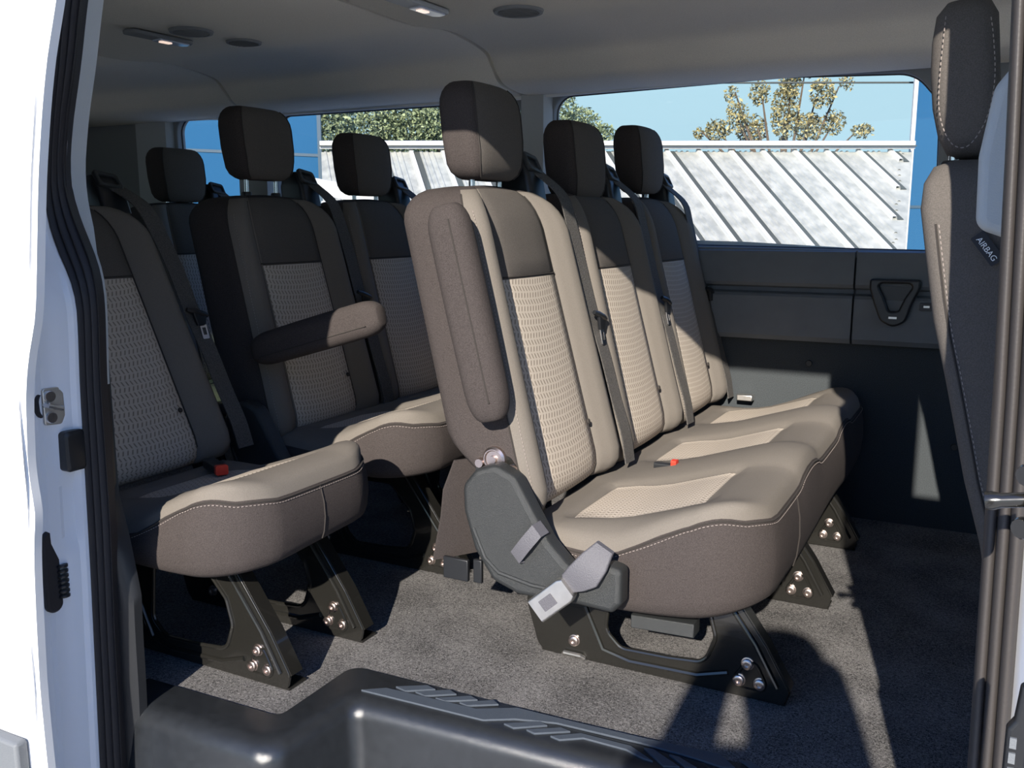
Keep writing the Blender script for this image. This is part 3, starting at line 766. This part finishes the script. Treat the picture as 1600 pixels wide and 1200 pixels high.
def seat_position(root, y, hz=0, belt=True, hx=0, side=1):
    b = cp('back', make_backrest, root, (0, y, 0))
    h = cp('head', make_headrest, root, (-.966 + hx, y, .990 + hz)); h.rotation_euler = (0, 0, 0)
    for s_ in (-1, 1): cp('post', make_post, h, (-.004, s_ * .058, -.008 - hz * .5), None)
    if belt:
        cp('guide', make_guide, root, (-.018, y + side * .163, .022))
        bl = cp('belt', make_belt, root, (0, y + side * (.238 if y < 2.6 else .205), 0)); cp('tongue', make_tongue, bl, (0, 0, .69))
    return b
def legs(root, ys_):
    for y in ys_:
        l = cp('leg', make_leg, root, (0, y, 0))
        for x, z in BOLTS: cp('bolt', make_bolt, l, (x, -.002, z))

# --- bench (second row, three places)
bench = empty('bench_seat', (0, 0, 0))
tag(bench, 'three-place taupe and grey cloth bench seat in sunlight, the nearest on the right', 'seat')
for y, hz in ((1.73, .0), (2.21, -.03), (2.68, .0)): seat_position(bench, y, hz)
make_cushion([1.73, 2.21, 2.685], 1.525, 2.895).parent = bench
legs(bench, (1.665, 2.165, 2.615))
a = cp('arm', make_armrest, bench, (-.815, 1.462, .575), (0, math.radians(-14), 0))
s_ = cp('shield', make_shield, bench, (0, 1.475, 0))
# recliner mechanism above the shield
mb = MB(); mb.plate([fillet([(-.875, .40), (-.86, .455), (-.82, .475), (-.79, .462), (-.735, .39), (-.70, .32), (-.74, .30)], .015)], .006, (0, 1.503, 0), m=0)
mb.disc((-.822, 1.500, .458), (0, -1, 0), .023, .02, 24, 1, [(.024, 0), (.024, .008), (.02, .012), (.018, .012), (.016, .009), (.008, .009), (.007, .014), (.001, .014)])
mb.disc((-.785, 1.500, .440), (0, -1, 0), .011, .012, 12, 1); mb.disc((-.853, 1.500, .447), (0, -1, 0), .010, .012, 12, 1)
mb.build('recliner', ['leg_metal', 'bolt_metal'], bench)
mb = MB()
for x, z, r_ in ((-.752, .040, .006), (-.727, .018, .004)): mb.disc((x, 1.6645, z), (0, -1, 0), r_, .001, 12)
mb.build('paint_mark', 'red_plastic', bench)
mb = MB(); mb.tube([(-.748, 1.660, .006), (-.744, 1.655, .012), (-.706, 1.655, .012), (-.700, 1.660, .006)], .0045, 8); mb.build('floor_latch', 'steel', bench)
# hanging carpet flap behind
mb = MB(); mb.ribbon([V((-.93, 1.62, .42)), V((-.945, 1.60, .36)), V((-.952, 1.60, .30)), V((-.965, 1.60, .24)), V((-.972, 1.60, .205))], (.06, .09, 0), .006)
mb.build('back_flap', 'fabric_dark', bench)
mb = MB(); mb.box(-.985, -.925, 1.565, 1.575, .165, .212); mb.box(-.915, -.895, 1.57, 1.58, .165, .215); mb.build('flap_strap', 'black_plastic', bench, bevel=.002)
# outboard buckle hanging from a stalk
mb = MB()
mb.loft([[V((-.607 + a_, 1.442 + c_ + p[1] * 1.0, .300 + b_)) + V((.62, 0, .55)).normalized() * 0 + V((p[0] * .80, 0, -p[0] * .42)) for p in rrect(wd, .006, .004)] for a_, b_, c_, wd in ((.030, .035, .015, .020), (.018, .012, -.006, .030), (.0, -.015, -.012, .034), (-.018, -.030, -.012, .028), (-.03, -.045, -.010, .012))])
mb.build('belt_stalk', 'webbing_light', bench)
ax = V((-.58, 0, -.52)).normalized(); wv = V((.52, 0, -.58)).normalized() * .5
c0 = V((-.632, 1.425, .262)); mb = MB()
mb.loft([[c0 + ax * d_ + wv * p[0] * 2 + V((0, p[1], 0)) for p in rrect(.024 * k_, .010, .005)] for d_, k_ in ((0, .8), (.01, 1), (.06, 1.0), (.085, 1.0))], m=0)
mb.loft([[c0 + ax * (.0851 + q * .002) + wv * p[0] * 2 + V((0, p[1], 0)) for p in rrect(.019, .006, .002)] for q in (0, 1)], m=1)
mb.plate([rrect(.011, .016, .002)], .001, c0 + ax * .05 + V((0, -.0105, 0)), wv.normalized(), ax, m=2)
mb.build('buckle', ['steel', 'black_plastic', 'webbing_light'], bench, angle=40)
# pull strap
mb = MB(); mb.ribbon([V((-.700, 1.462, .352)), V((-.704, 1.438, .350)), V((-.722, 1.430, .325)), V((-.748, 1.440, .292)), V((-.744, 1.452, .290))], (.018, 0, -.020), .003)
mb.build('pull_strap', 'webbing_light', bench)
# front plastic tab below cushion
mb = MB(); mb.plate([[(-.562, .146), (-.440, .151), (-.440, .178), (-.562, .172)]], .04, (0, 1.575, 0), bevel=.002); mb.build('cable_tray', 'shield_plastic', bench)
# red release button poking out
mb = MB(); mb.loft([[V((-.62 + x, 1.965 + p[0], .366 + p[1])) for p in rrect(.010, .007, .003)] for x in (0, .012)], m=0); mb.loft([[V((-.66 + x, 1.965 + p[0], .354 + p[1])) for p in rrect(.010, .009, .003)] for x in (0, .04)], m=1)
mb.build('buckle', ['red_plastic', 'black_plastic'], bench)
# belt anchor by the wall
mb = MB(); mb.box(-.705, -.655, 2.885, 2.915, .345, .365); mb.build('belt_anchor', 'steel', bench, bevel=.003)

# --- single seat of the third row, by the door
R3 = -.87
one = empty('van_seat', (R3, 1.39, 0))
tag(one, 'single cloth seat just inside the left door seal, cushion corner in sunlight', 'seat')
seat_position(one, 0)
th = math.radians(-9); PV = V((-.80, 0, .38)); RM = Matrix.Rotation(th, 4, 'Y')
for ch in list(one.children):
    ch.location = PV + RM.to_3x3() @ (ch.location - PV); ch.rotation_euler = (0, th, 0)
c_ = make_cushion([0], -.225, .225, .06); c_.parent = one; c_.location = (.025, 0, .012)
legs(one, (-.115, .12))
mb = MB(); ax = V((.10, -.055, .006)); c0 = V((-.70, .10, .362)); 
S2 = []
for k, s2 in ((0, .8), (.1, 1), (.8, 1), (.9, .95)): S2.append([c0 + ax * k + V((p[0] * .5, p[0] * .86, p[1])) for p in rrect(.014 * s2, .011 * s2, .004)])
mb.loft(S2); mb.loft([[c0 + ax * k + V((p[0] * .5, p[0] * .86, p[1])) for p in rrect(.0135, .011, .004)] for k in (.88, 1.0)], m=1)
o = mb.build('buckle', ['black_plastic', 'red_plastic'], one); tag(o, 'black buckle with red release button')

# --- double seat of the third row with armrest
two = empty('double_seat', (R3, 0, 0))
tag(two, 'double cloth seat with lowered armrest, in shade behind the sunlit bench', 'seat')
seat_position(two, 2.0, .03); seat_position(two, 2.48, 0)
c_ = make_cushion([2.0, 2.48], 1.785, 2.69, .07); c_.parent = two; c_.location = (0, 0, .035)
legs(two, (1.93, 2.40))
cp('arm', make_armrest, two, (-.735, 1.735, .592), (0, math.radians(74), 0))
cp('shield', make_shield, two, (0, 1.735, 0))

# --- fourth row seat
four = empty('rear_seat', (-1.74, 0, 0))
tag(four, 'dark cloth rear row seat between the door side seat and the armrest seat', 'seat')
seat_position(four, 2.51, -.01); c_ = make_cushion([2.51], 2.295, 2.72, .06); c_.parent = four; legs(four, (2.35, 2.58))

# --- front seats
def front_seat(y, label, x=0, th0=.11):
    r = empty('front_seat', (x, y, 0)); tag(r, label, 'seat')
    bk = [(.25, .055), (.40, .020), (.456, .008), (.543, -.018), (.614, -.035), (.684, -.052), (.768, -.074), (.857, -.090), (.92, -.101), (.955, -.100), (.978, -.090), (.988, -.068)]
    secs = []
    for z, xb in bk:
        th = th0 if z < .9 else (th0 if z < .94 else (.09 if z < .97 else (.08 if z < .985 else .05)))
        hw = .185 if z < .9 else (.182 if z < .94 else (.172 if z < .97 else (.155 if z < .985 else .12)))
        secs.append([V((xb + th / 2 + p[0], p[1], z)) for p in rrect(th / 2, hw, min(.018, th * .3), 6)])
    mb = MB(); mb.loft(secs)
    path = [V((interp(bk, z) + .022, -.1855 if z < .9 else -.183, z)) for z in [.45 + .05 * k for k in range(10)]]
    stitches(mb, path, m=1)
    mb.tube([p + V((-.004, 0, 0)) for p in path], .0016, 5, 2)
    mb.build('backrest', ['fabric_panel', 'stitch', 'seam'], r, angle=60)
    secs = []
    for z, x0, x1, hw in ((.992, -.062, -.026, .09), (.998, -.078, -.018, .11), (1.02, -.090, -.014, .122), (1.06, -.100, -.012, .125), (1.11, -.106, -.018, .125), (1.15, -.107, -.022, .125), (1.185, -.104, -.026, .121), (1.203, -.092, -.036, .108), (1.208, -.078, -.05, .09)):
        secs.append([V(((x0 + x1) / 2 + p[0], p[1], z)) for p in rrect((x1 - x0) / 2, hw, min(.028, (x1 - x0) * .4), 6)])
    mb = MB(); mb.loft(secs)
    ring = [(-.090, 1.18), (-.091, 1.15), (-.092, 1.10), (-.090, 1.06), (-.082, 1.03), (-.068, 1.008), (-.05, 1.006), (-.034, 1.03), (-.026, 1.06), (-.024, 1.10), (-.030, 1.15), (-.036, 1.18)]
    stitches(mb, [V((x, -.1255, z)) for x, z in ring], m=1)
    h = mb.build('headrest', ['fabric_panel', 'stitch'], r, angle=60)
    for s_ in (-.07, .07):
        mb = MB(); mb.tube([(-.068, s_, .95), (-.068, s_, 1.0)], .0075, 12); mb.disc((-.068, s_, .978), (0, 0, 1), .018, .012, 16, 1)
        mb.build('headrest_post', ['chrome', 'black_plastic'], h)
    mb = MB(); mb.loft([[V((.31 + p[0], p[1], z)) for p in rrect(a_, b_, .05, 6)] for z, a_, b_ in ((.18, .20, .22), (.2, .24, .24), (.34, .25, .245), (.39, .23, .225), (.40, .2, .2))])
    mb.build('seat_cushion', ['fabric_dark'], r, angle=60)
    mb = MB(); mb.loft([[V((.3 + p[0], p[1], z)) for p in rrect(.16, .18, .02)] for z in (0, .19)]); mb.build('seat_base', 'black_plastic', r)
    return r
fs_ = front_seat(1.575, 'dark front passenger seat seen from the side at the right edge, beside the door pillar')
front_seat(2.25, 'dark driver seat across the cab, hidden behind the front passenger seat', x=.10)
# AIRBAG tag sewn into the near side
mb = MB(); U2 = V((.40, 0, -.52)).normalized(); V2 = V((.52, 0, .40)).normalized()
mb.plate([rrect(.023, .0095, .002)], .002, V((-.014, 1.385, .868)), U2, V2)
tg = mb.build('airbag_tag', 'tag_cloth', fs_, smooth=False); tg.location = (0, -1.575, 0)
cu = bpy.data.curves.new('txt', 'FONT'); cu.body = 'AIRBAG'; cu.size = .0105; cu.extrude = .0003; cu.align_x = 'CENTER'; cu.align_y = 'CENTER'
to = bpy.data.objects.new('tmp', cu); sc.collection.objects.link(to)
me = bpy.data.meshes.new_from_object(to.evaluated_get(bpy.context.evaluated_depsgraph_get())); bpy.data.objects.remove(to)
me.materials.clear(); me.materials.append(M['print_white'])
for v_ in me.vertices: v_.co = V((-.015, 1.3832, .867)) + U2 * v_.co.x + V2 * v_.co.y + V((0, -1, 0)) * v_.co.z
tx = bpy.data.objects.new('airbag_lettering', me); sc.collection.objects.link(tx); tx.parent = tg

# ------------------------------------------------------------------ ceiling fittings
def vent(x, y, z, r, label, slats=5, rot=.5):
    t = empty('air_vent', (x, y, z)); tag(t, label, 'vent', 'round air vents in the headliner')
    mb = MB(); mb.disc((0, 0, .004), (0, 0, -1), r, .01, 32, 0, [(r * 1.06, 0), (r, .009), (r * .86, .010), (r * .80, .003)]); mb.build('bezel', 'trim_grey', t)
    mb = MB(); mb.disc((0, 0, .0025), (0, 0, -1), r, .01, 32, 0, [(r * .8, 0), (r * .8, .001)])
    for k in range(slats):
        o_ = (k - (slats - 1) / 2) / slats * r * 1.5; L_ = math.sqrt(max(0, (r * .8) ** 2 - o_ ** 2))
        c, s2 = math.cos(rot), math.sin(rot)
        mb.ribbon([V((-s2 * o_ - c * L_, c * o_ - s2 * L_, -.003)), V((-s2 * o_ + c * L_, c * o_ + s2 * L_, -.003))], (0, .004, .009), .0015, 1)
    mb.build('slats', ['black_plastic', 'trim_grey'], t)
vent(-2.046, 1.973, 1.4295, .058, 'open round air vent with slats between ceiling lamp and closed vent', 5, 1.2)
vent(-2.020, 2.150, 1.4285, .050, 'round air vent with closed flat shutter, above the armrest seat', 9, .2)
vent(-1.12, 2.17, 1.4285, .062, 'round air vent at the top edge of the photo beside the clear lamp', 6, .3)
def dome(x, y, z, label, lit):
    t = empty('ceiling_lamp', (x, y, z)); t.rotation_euler = (0, 0, 1.51); tag(t, label, 'lamp', 'dome lamps in the headliner')
    mb = MB(); mb.plate([fillet([(-.10, -.026), (.10, -.026), (.112, 0), (.10, .026), (-.10, .026), (-.112, 0)], .012)], .012, (0, 0, -.004), (1, 0, 0), (0, 1, 0), bevel=.004); mb.build('bezel', 'trim_grey' if lit else 'trim_light', t)
    mb = MB(); mb.plate([fillet([(-.010, -.020), (.092, -.020), (.100, 0), (.090, .020), (-.010, .020)], .006)], .006, (0, 0, -.0105), (1, 0, 0), (0, 1, 0), bevel=.002); mb.build('lens', 'lens_clear', t)
    mb = MB(); mb.plate([rrect(.018, .009, .004)], .003, (.022, 0, -.0145), (1, 0, 0), (0, 1, 0)); mb.build('bulb', 'lamp_lens', t)
dome(-2.165, 1.965, 1.4265, 'lit oblong dome lamp with dark bezel, at the left of the headliner', True)
dome(-1.295, 1.975, 1.4265, 'lit oblong dome lamp with clear lens at the top edge of the photo', False)

# ------------------------------------------------------------------ far wall fittings
t = empty('cup_holder', (-.258, 2.90, .68)); tag(t, 'black moulded cup holder recessed in the grey side panel below the large window', 'cup holder')
oo = fillet([(-.070, .062), (.068, .062), (.068, .040), (.048, -.01), (.034, -.062), (.0, -.078), (-.036, -.060), (-.056, -.01), (-.070, .035)], [.008, .008, .01, .02, .03, .03, .03, .02, .01], 5)
ii = fillet([(-.050, .050), (.052, .050), (.028, .01), (.012, -.030), (-.012, -.032), (-.028, .008)], .010, 5)
mb = MB(); mb.plate([oo, ii], .03, (0, -.008, 0), bevel=.006, res=3); mb.build('rim', 'black_plastic', t, angle=50)
mb = MB(); mb.plate([[(x * .99, z * .99) for x, z in oo]], .006, (0, .002, 0)); mb.build('bowl', 'black_plastic', t)
mb = MB(); mb.box(-.012, .010, -.026, -.0235, -.052, -.046); mb.build('emblem', 'steel', t, smooth=False)
t = empty('usb_socket', (-.172, 2.895, .665)); tag(t, 'small rectangular power socket in the side panel right of the cup holder', 'socket')
mb = MB(); mb.plate([rrect(.018, .011, .003), rrect(.009, .004, .001)], .006, (0, 0, 0), bevel=.001); mb.build('frame', 'dark_grille', t)
mb = MB(); mb.box(-.008, .008, -.001, .002, -.003, .003); mb.build('port', 'steel', t, smooth=False)

# ------------------------------------------------------------------ OUTSIDE, beyond the far windows
Rv = V((.8856, .4645, 0)); Fv = V((-.4645, .8856, 0))
def W(s_, d_, z): return Rv * s_ + Fv * d_ + V((0, 0, z))
bld = empty('metal_roof_building', W(1.2, 12, -.65)); tag(bld, 'low building with a long white ribbed metal roof beyond the windows', 'building')
bo = W(1.2, 12, -.65)
def rel(p): return p - bo
s0, s1 = -2.42, 5.08
mb = MB()
ROOFK = .95
D0, ZR = 12.0, 1.80; D1, Z1 = 8.6, -.35       # ridge and eave
def onroof(s_, t, lift=0): return rel(W(s_ + ROOFK * t, lerp(D0, D1, t), lerp(ZR, Z1, t) + lift))
def edge(k, t0=0, t1=1, n=60):
    # part of a rib line that stays between the two gable ends
    ts = [t0 + (t1 - t0) * i / n for i in range(n + 1)]
    return [t for t in ts if s0 * lerp(D0, D1, t) / D0 <= k + ROOFK * t <= s1 * lerp(D0, D1, t) / D0 - .11]
mb.add([rel(W(s_ * lerp(D0, D1, t) / D0, lerp(D0, D1, t), lerp(ZR, Z1, t))) for t in (0, 1) for s_ in (s0, s1)], [(0, 1, 3, 2)])
k = s0 - 1.7
while k < s1:   # low ridges between the standing ribs
    for dk in (.13, .20, .27):
        ts = edge(k + dk)
        if len(ts) > 1: mb.loft([[onroof(k + dk - .022, t), onroof(k + dk - .010, t, .016), onroof(k + dk + .010, t, .016), onroof(k + dk + .022, t)] for t in ts], closed=False, cap=(False, False))
    k += .405
mb.build('roof_sheet', 'roof_metal', bld, smooth=False)
k = s0 - 1.7; n_ = 0
while k < s1:
    ts = edge(k)
    if len(ts) > 1:
        mb = MB()
        mb.loft([[onroof(k - .030, t), onroof(k - .022, t, .045), onroof(k + .022, t, .045), onroof(k + .030, t)] for t in ts], closed=False, cap=(False, False), m=0)
        mb.loft([[onroof(k + .030, t, .010), onroof(k + .105, t, .010)] for t in ts], closed=False, cap=(False, False), m=1)  # dark strip painted in as the shadow side of the rib
        mb.build('standing_rib', ['roof_trim', 'rib_shade_and_lines'], bld, smooth=False)
    k += .405; n_ += 1
mb = MB(); mb.loft([[rel(W(s_, 11.98, 1.835)), rel(W(s_, 11.92, 1.835)), rel(W(s_, 11.92, 1.93)), rel(W(s_, 12.1, 1.95))] for s_ in (s0, s1)])
mb.loft([[rel(W(s_, 11.90, 1.86)), rel(W(s_, 11.88, 1.86)), rel(W(s_, 11.88, 1.875)), rel(W(s_, 11.90, 1.875))] for s_ in (s0, s1)], m=1)
mb.build('ridge_cap', ['roof_trim', 'rib_shade_and_lines'], bld, smooth=False)
mb = MB(); mb.loft([[rel(W(s0 * d_ / D0 + .1, d_, -.65)), rel(W(s1 * d_ / D0 - .1, d_, -.65)), rel(W(s1 * d_ / D0 - .1, d_, z)), rel(W(s0 * d_ / D0 + .1, d_, z))] for d_, z in ((8.9, -.3), (11.95, 1.76))]); mb.build('wall', 'trim_light', bld, smooth=False)
# slanted flashing board at the left end
mb = MB(); mb.ribbon([rel(W(-2.2, 9.9, 1.32)), rel(W(-1.55, 9.5, 1.20)), rel(W(-1.35, 9.4, 1.10))], (0, 0, .16), .03); mb.build('flashing', 'roof_trim', bld, smooth=False)

def blue(s0_, s1_, d_, z1, seam, label):
    o_ = W((s0_ + s1_) / 2, d_, -.65); t = empty('blue_building', o_); tag(t, label, 'building', 'blue clad buildings')
    mb = MB(); q = [W(s0_, d_, -.65), W(s1_, d_, -.65), W(s1_ * 1.04, d_ + .35, -.65), W(s0_ * 1.04, d_ + .35, -.65)]
    mb.loft([[p - o_ + V((0, 0, z)) for p in q] for z in (0, z1 + .65)]); mb.build('wall', 'blue_clad', t, smooth=False)
    mb = MB(); a, b = seam
    mb.loft([[W(s_, d_ - .012, z - .018) - o_, W(s_, d_ + .01, z - .018) - o_, W(s_, d_ + .01, z + .018) - o_, W(s_, d_ - .012, z + .018) - o_] for s_, z in ((s0_, a), (s1_, b))])
    mb.build('cladding_seam', 'blue_seam', t, smooth=False)
    sx = s1_ - .05 if s0_ < 0 else s0_
    mb = MB(); mb.loft([[W(s_, dd, z) - o_ for s_, z in ((sx, -.65), (sx + .05, -.65), (sx + .05, z1), (sx, z1))] for dd in (d_ - .03, d_ + .01)])
    mb.build('corner_trim', 'roof_trim' if s0_ > 0 else 'blue_seam', t, smooth=False)
blue(-8.6, -2.45, 12.2, 4.2, (2.02, 1.77), 'tall blue clad wall beyond the two rear windows, left of the metal roof')
blue(5.12, 9.0, 12.2, 4.2, (1.12, 1.12), 'tall blue clad wall at the right end of the metal roof, beside the front headrest')

def leaves(mb, c, rad, n, size, dens=1.0, seed=1):
    rnd = random.Random(seed)
    for _ in range(n):
        while True:
            p = V((rnd.uniform(-1, 1), rnd.uniform(-1, 1), rnd.uniform(-1, 1)))
            if .15 < p.length < 1: break
        p = V((c[0] + p.x * rad[0], c[1] + p.y * rad[1], c[2] + p.z * rad[2]))
        a = V((rnd.gauss(0, 1), rnd.gauss(0, 1), rnd.gauss(0, 1))).normalized(); b = a.cross(V((rnd.gauss(0, 1), rnd.gauss(0, 1), rnd.gauss(0, 1)))).normalized()
        s_ = size * rnd.uniform(.6, 1.3)
        mb.add([p - a * s_, p + b * s_ * .5, p + a * s_, p - b * s_ * .5], [(0, 1, 2, 3)])
def tree(s_, d_, blobs, leaf, size, label, trunk_top, seed, branches=True):
    o_ = W(s_, d_, -.65); t = empty('tree', o_); tag(t, label, 'tree', 'trees beyond the metal roof')
    mb = MB(); rnd = random.Random(seed)
    mb.tube([(0, 0, 0), (.03, 0, trunk_top * .5), (0, .04, trunk_top)], [.14, .10, .05], 8)
    if branches:
        for (bs, bz, rs, rz, n) in blobs:
            e_ = W(s_ + bs, d_, 0) - W(s_, d_, 0); e_.z = bz + .65
            m2 = e_ * .5; m2.z = trunk_top * .55 + e_.z * .25
            mb.tube([(0, 0, trunk_top * .5), m2, e_], [.05, .03, .012], 6)
    mb.build('trunk', 'bark', t)
    mb = MB()
    for i, (bs, bz, rs, rz, n) in enumerate(blobs):
        c = W(s_ + bs, d_ + rnd.uniform(-.5, .5), bz) - o_
        leaves(mb, c, (rs, rs, rz), int(n * 2.3), size * .62, seed=seed * 31 + i)
    mb.build('foliage', leaf, t, smooth=False)
tree(-4.6, 17.2, [(-.8, 2.8, .9, .8, 1800), (.2, 2.9, .9, .8, 1900), (1.0, 2.7, .8, .8, 1800)], 'leaf_green', .075, 'dense green tree behind the left end of the metal roof', 2.4, 3)
tree(-2.35, 19.6, [(-.6, 2.8, .8, .85, 1800), (.3, 2.9, .8, .8, 1800), (1.0, 2.8, .8, .7, 1500)], 'leaf_green', .075, 'dense green tree above the ridge, left of the near bench headrest', 2.4, 5)
tree(.8, 18, [(0, 2.9, .45, .55, 700), (.55, 2.75, .42, .40, 650), (.9, 2.5, .25, .25, 250), (-.3, 3.3, .35, .4, 350), (-.6, 2.7, .5, .6, 600)], 'leaf_green', .06, 'small rounded green tree behind the ridge at the left of the large window', 2.3, 8)
sp_bl = [(0, 3.0, .28, .55, 420), (.1, 3.6, .22, .35, 230), (-.5, 2.7, .3, .3, 260), (-.9, 2.9, .22, .35, 150), (-1.25, 2.65, .25, .22, 150), (.5, 2.7, .3, .3, 260), (.6, 3.3, .25, .3, 170), (.95, 2.8, .22, .25, 130), (-.45, 3.35, .22, .25, 120), (-.95, 3.35, .15, .18, 50), (1.35, 2.6, .22, .14, 90), (.35, 3.75, .15, .2, 70), (1.0, 3.45, .15, .15, 40), (-1.55, 2.62, .12, .12, 40)]
tree(5.15, 18, sp_bl, 'leaf_gold', .062, 'sparse golden green tree in the middle of the large window sky', 3.2, 11)

t = empty('power_line', W(3, 12.2, 2.7)); tag(t, 'thin dark overhead cables across the sky of the large window', 'cable')
mb = MB()
mb.tube([W(s_, 12.6, z) - W(3, 12.2, 2.7) for s_, z in ((-4, 2.76), (3, 2.73), (9, 2.74))], .012, 6); mb.build('cable', 'rib_shade_and_lines', t)
mb = MB(); mb.tube([W(s_, 12.6, z) - W(3, 12.2, 2.7) for s_, z in ((-4, 2.90), (3, 2.84), (9, 2.84))], .006, 6); mb.build('cable', 'rib_shade_and_lines', t)

# ------------------------------------------------------------------ the photographer outside, whose shadow falls on the carpet
def figure():
    px_, py_ = .17, -.42; g = -.65
    P = {'pel': (px_, py_, g + .86), 'waist': (px_, py_, g + 1.0), 'chest': (px_, py_, g + 1.22), 'nk': (px_, py_, g + 1.38), 'hd0': (px_, py_ + .02, g + 1.45), 'hd': (px_, py_ + .03, g + 1.54), 'hd1': (px_, py_ + .02, g + 1.60),
         'ls': (px_ - .17, py_, g + 1.32), 'le': (px_ - .20, py_ + .08, g + 1.22), 'lw': (px_ - .15, py_ + .15, g + 1.44), 'lh': (px_ - .09, py_ + .20, g + 1.51),
         'rs': (px_ + .08, py_, g + 1.32), 're': (px_ + .07, py_ + .10, g + 1.22), 'rw': (px_ + .05, py_ + .18, g + 1.38), 'rh': (px_ + .02, py_ + .22, g + 1.48),
         'lhp': (px_ - .10, py_, g + .82), 'lk': (px_ - .11, py_ + .02, g + .46), 'la': (px_ - .12, py_, g + .08), 'lt': (px_ - .13, py_ + .16, g + .03),
         'rhp': (px_ + .10, py_, g + .82), 'rk': (px_ + .11, py_ + .02, g + .46), 'ra': (px_ + .12, py_, g + .08), 'rt_': (px_ + .13, py_ + .16, g + .03)}
    R_ = {'pel': .19, 'waist': .165, 'chest': .175, 'nk': .055, 'hd0': .08, 'hd': .105, 'hd1': .075, 'ls': .08, 'le': .06, 'lw': .04, 'lh': .045, 'rs': .08, 're': .07, 'rw': .055, 'rh': .055, 'lhp': .10, 'lk': .065, 'la': .045, 'lt': .04, 'rhp': .10, 'rk': .065, 'ra': .045, 'rt_': .04}
    E_ = [('pel', 'waist'), ('waist', 'chest'), ('chest', 'nk'), ('nk', 'hd0'), ('hd0', 'hd'), ('hd', 'hd1'), ('chest', 'ls'), ('ls', 'le'), ('le', 'lw'), ('lw', 'lh'), ('chest', 'rs'), ('rs', 're'), ('re', 'rw'), ('rw', 'rh'), ('pel', 'lhp'), ('lhp', 'lk'), ('lk', 'la'), ('la', 'lt'), ('pel', 'rhp'), ('rhp', 'rk'), ('rk', 'ra'), ('ra', 'rt_')]
    P = {k: (px_ + (p[0] - px_) * 1.1, py_ + (p[1] - py_), g + (p[2] - g) * 1.135) for k, p in P.items()}
    ks = list(P); me = bpy.data.meshes.new('person'); me.from_pydata([P[k] for k in ks], [(ks.index(a), ks.index(b)) for a, b in E_], [])
    ob = bpy.data.objects.new('person', me); sc.collection.objects.link(ob); me.materials.append(M['cloth_navy'])
    sk = ob.modifiers.new('skin', 'SKIN'); sk.use_smooth_shade = True
    for i, k in enumerate(ks):
        d = me.skin_vertices[0].data[i]; d.radius = (R_[k], R_[k]); d.use_root = (k == 'pel')
    sb = ob.modifiers.new('sub', 'SUBSURF'); sb.levels = 2; sb.render_levels = 2
    tag(ob, 'person in dark clothes standing outside the doorway, arms raised, casting the shadow on the carpet', 'person')
figure()
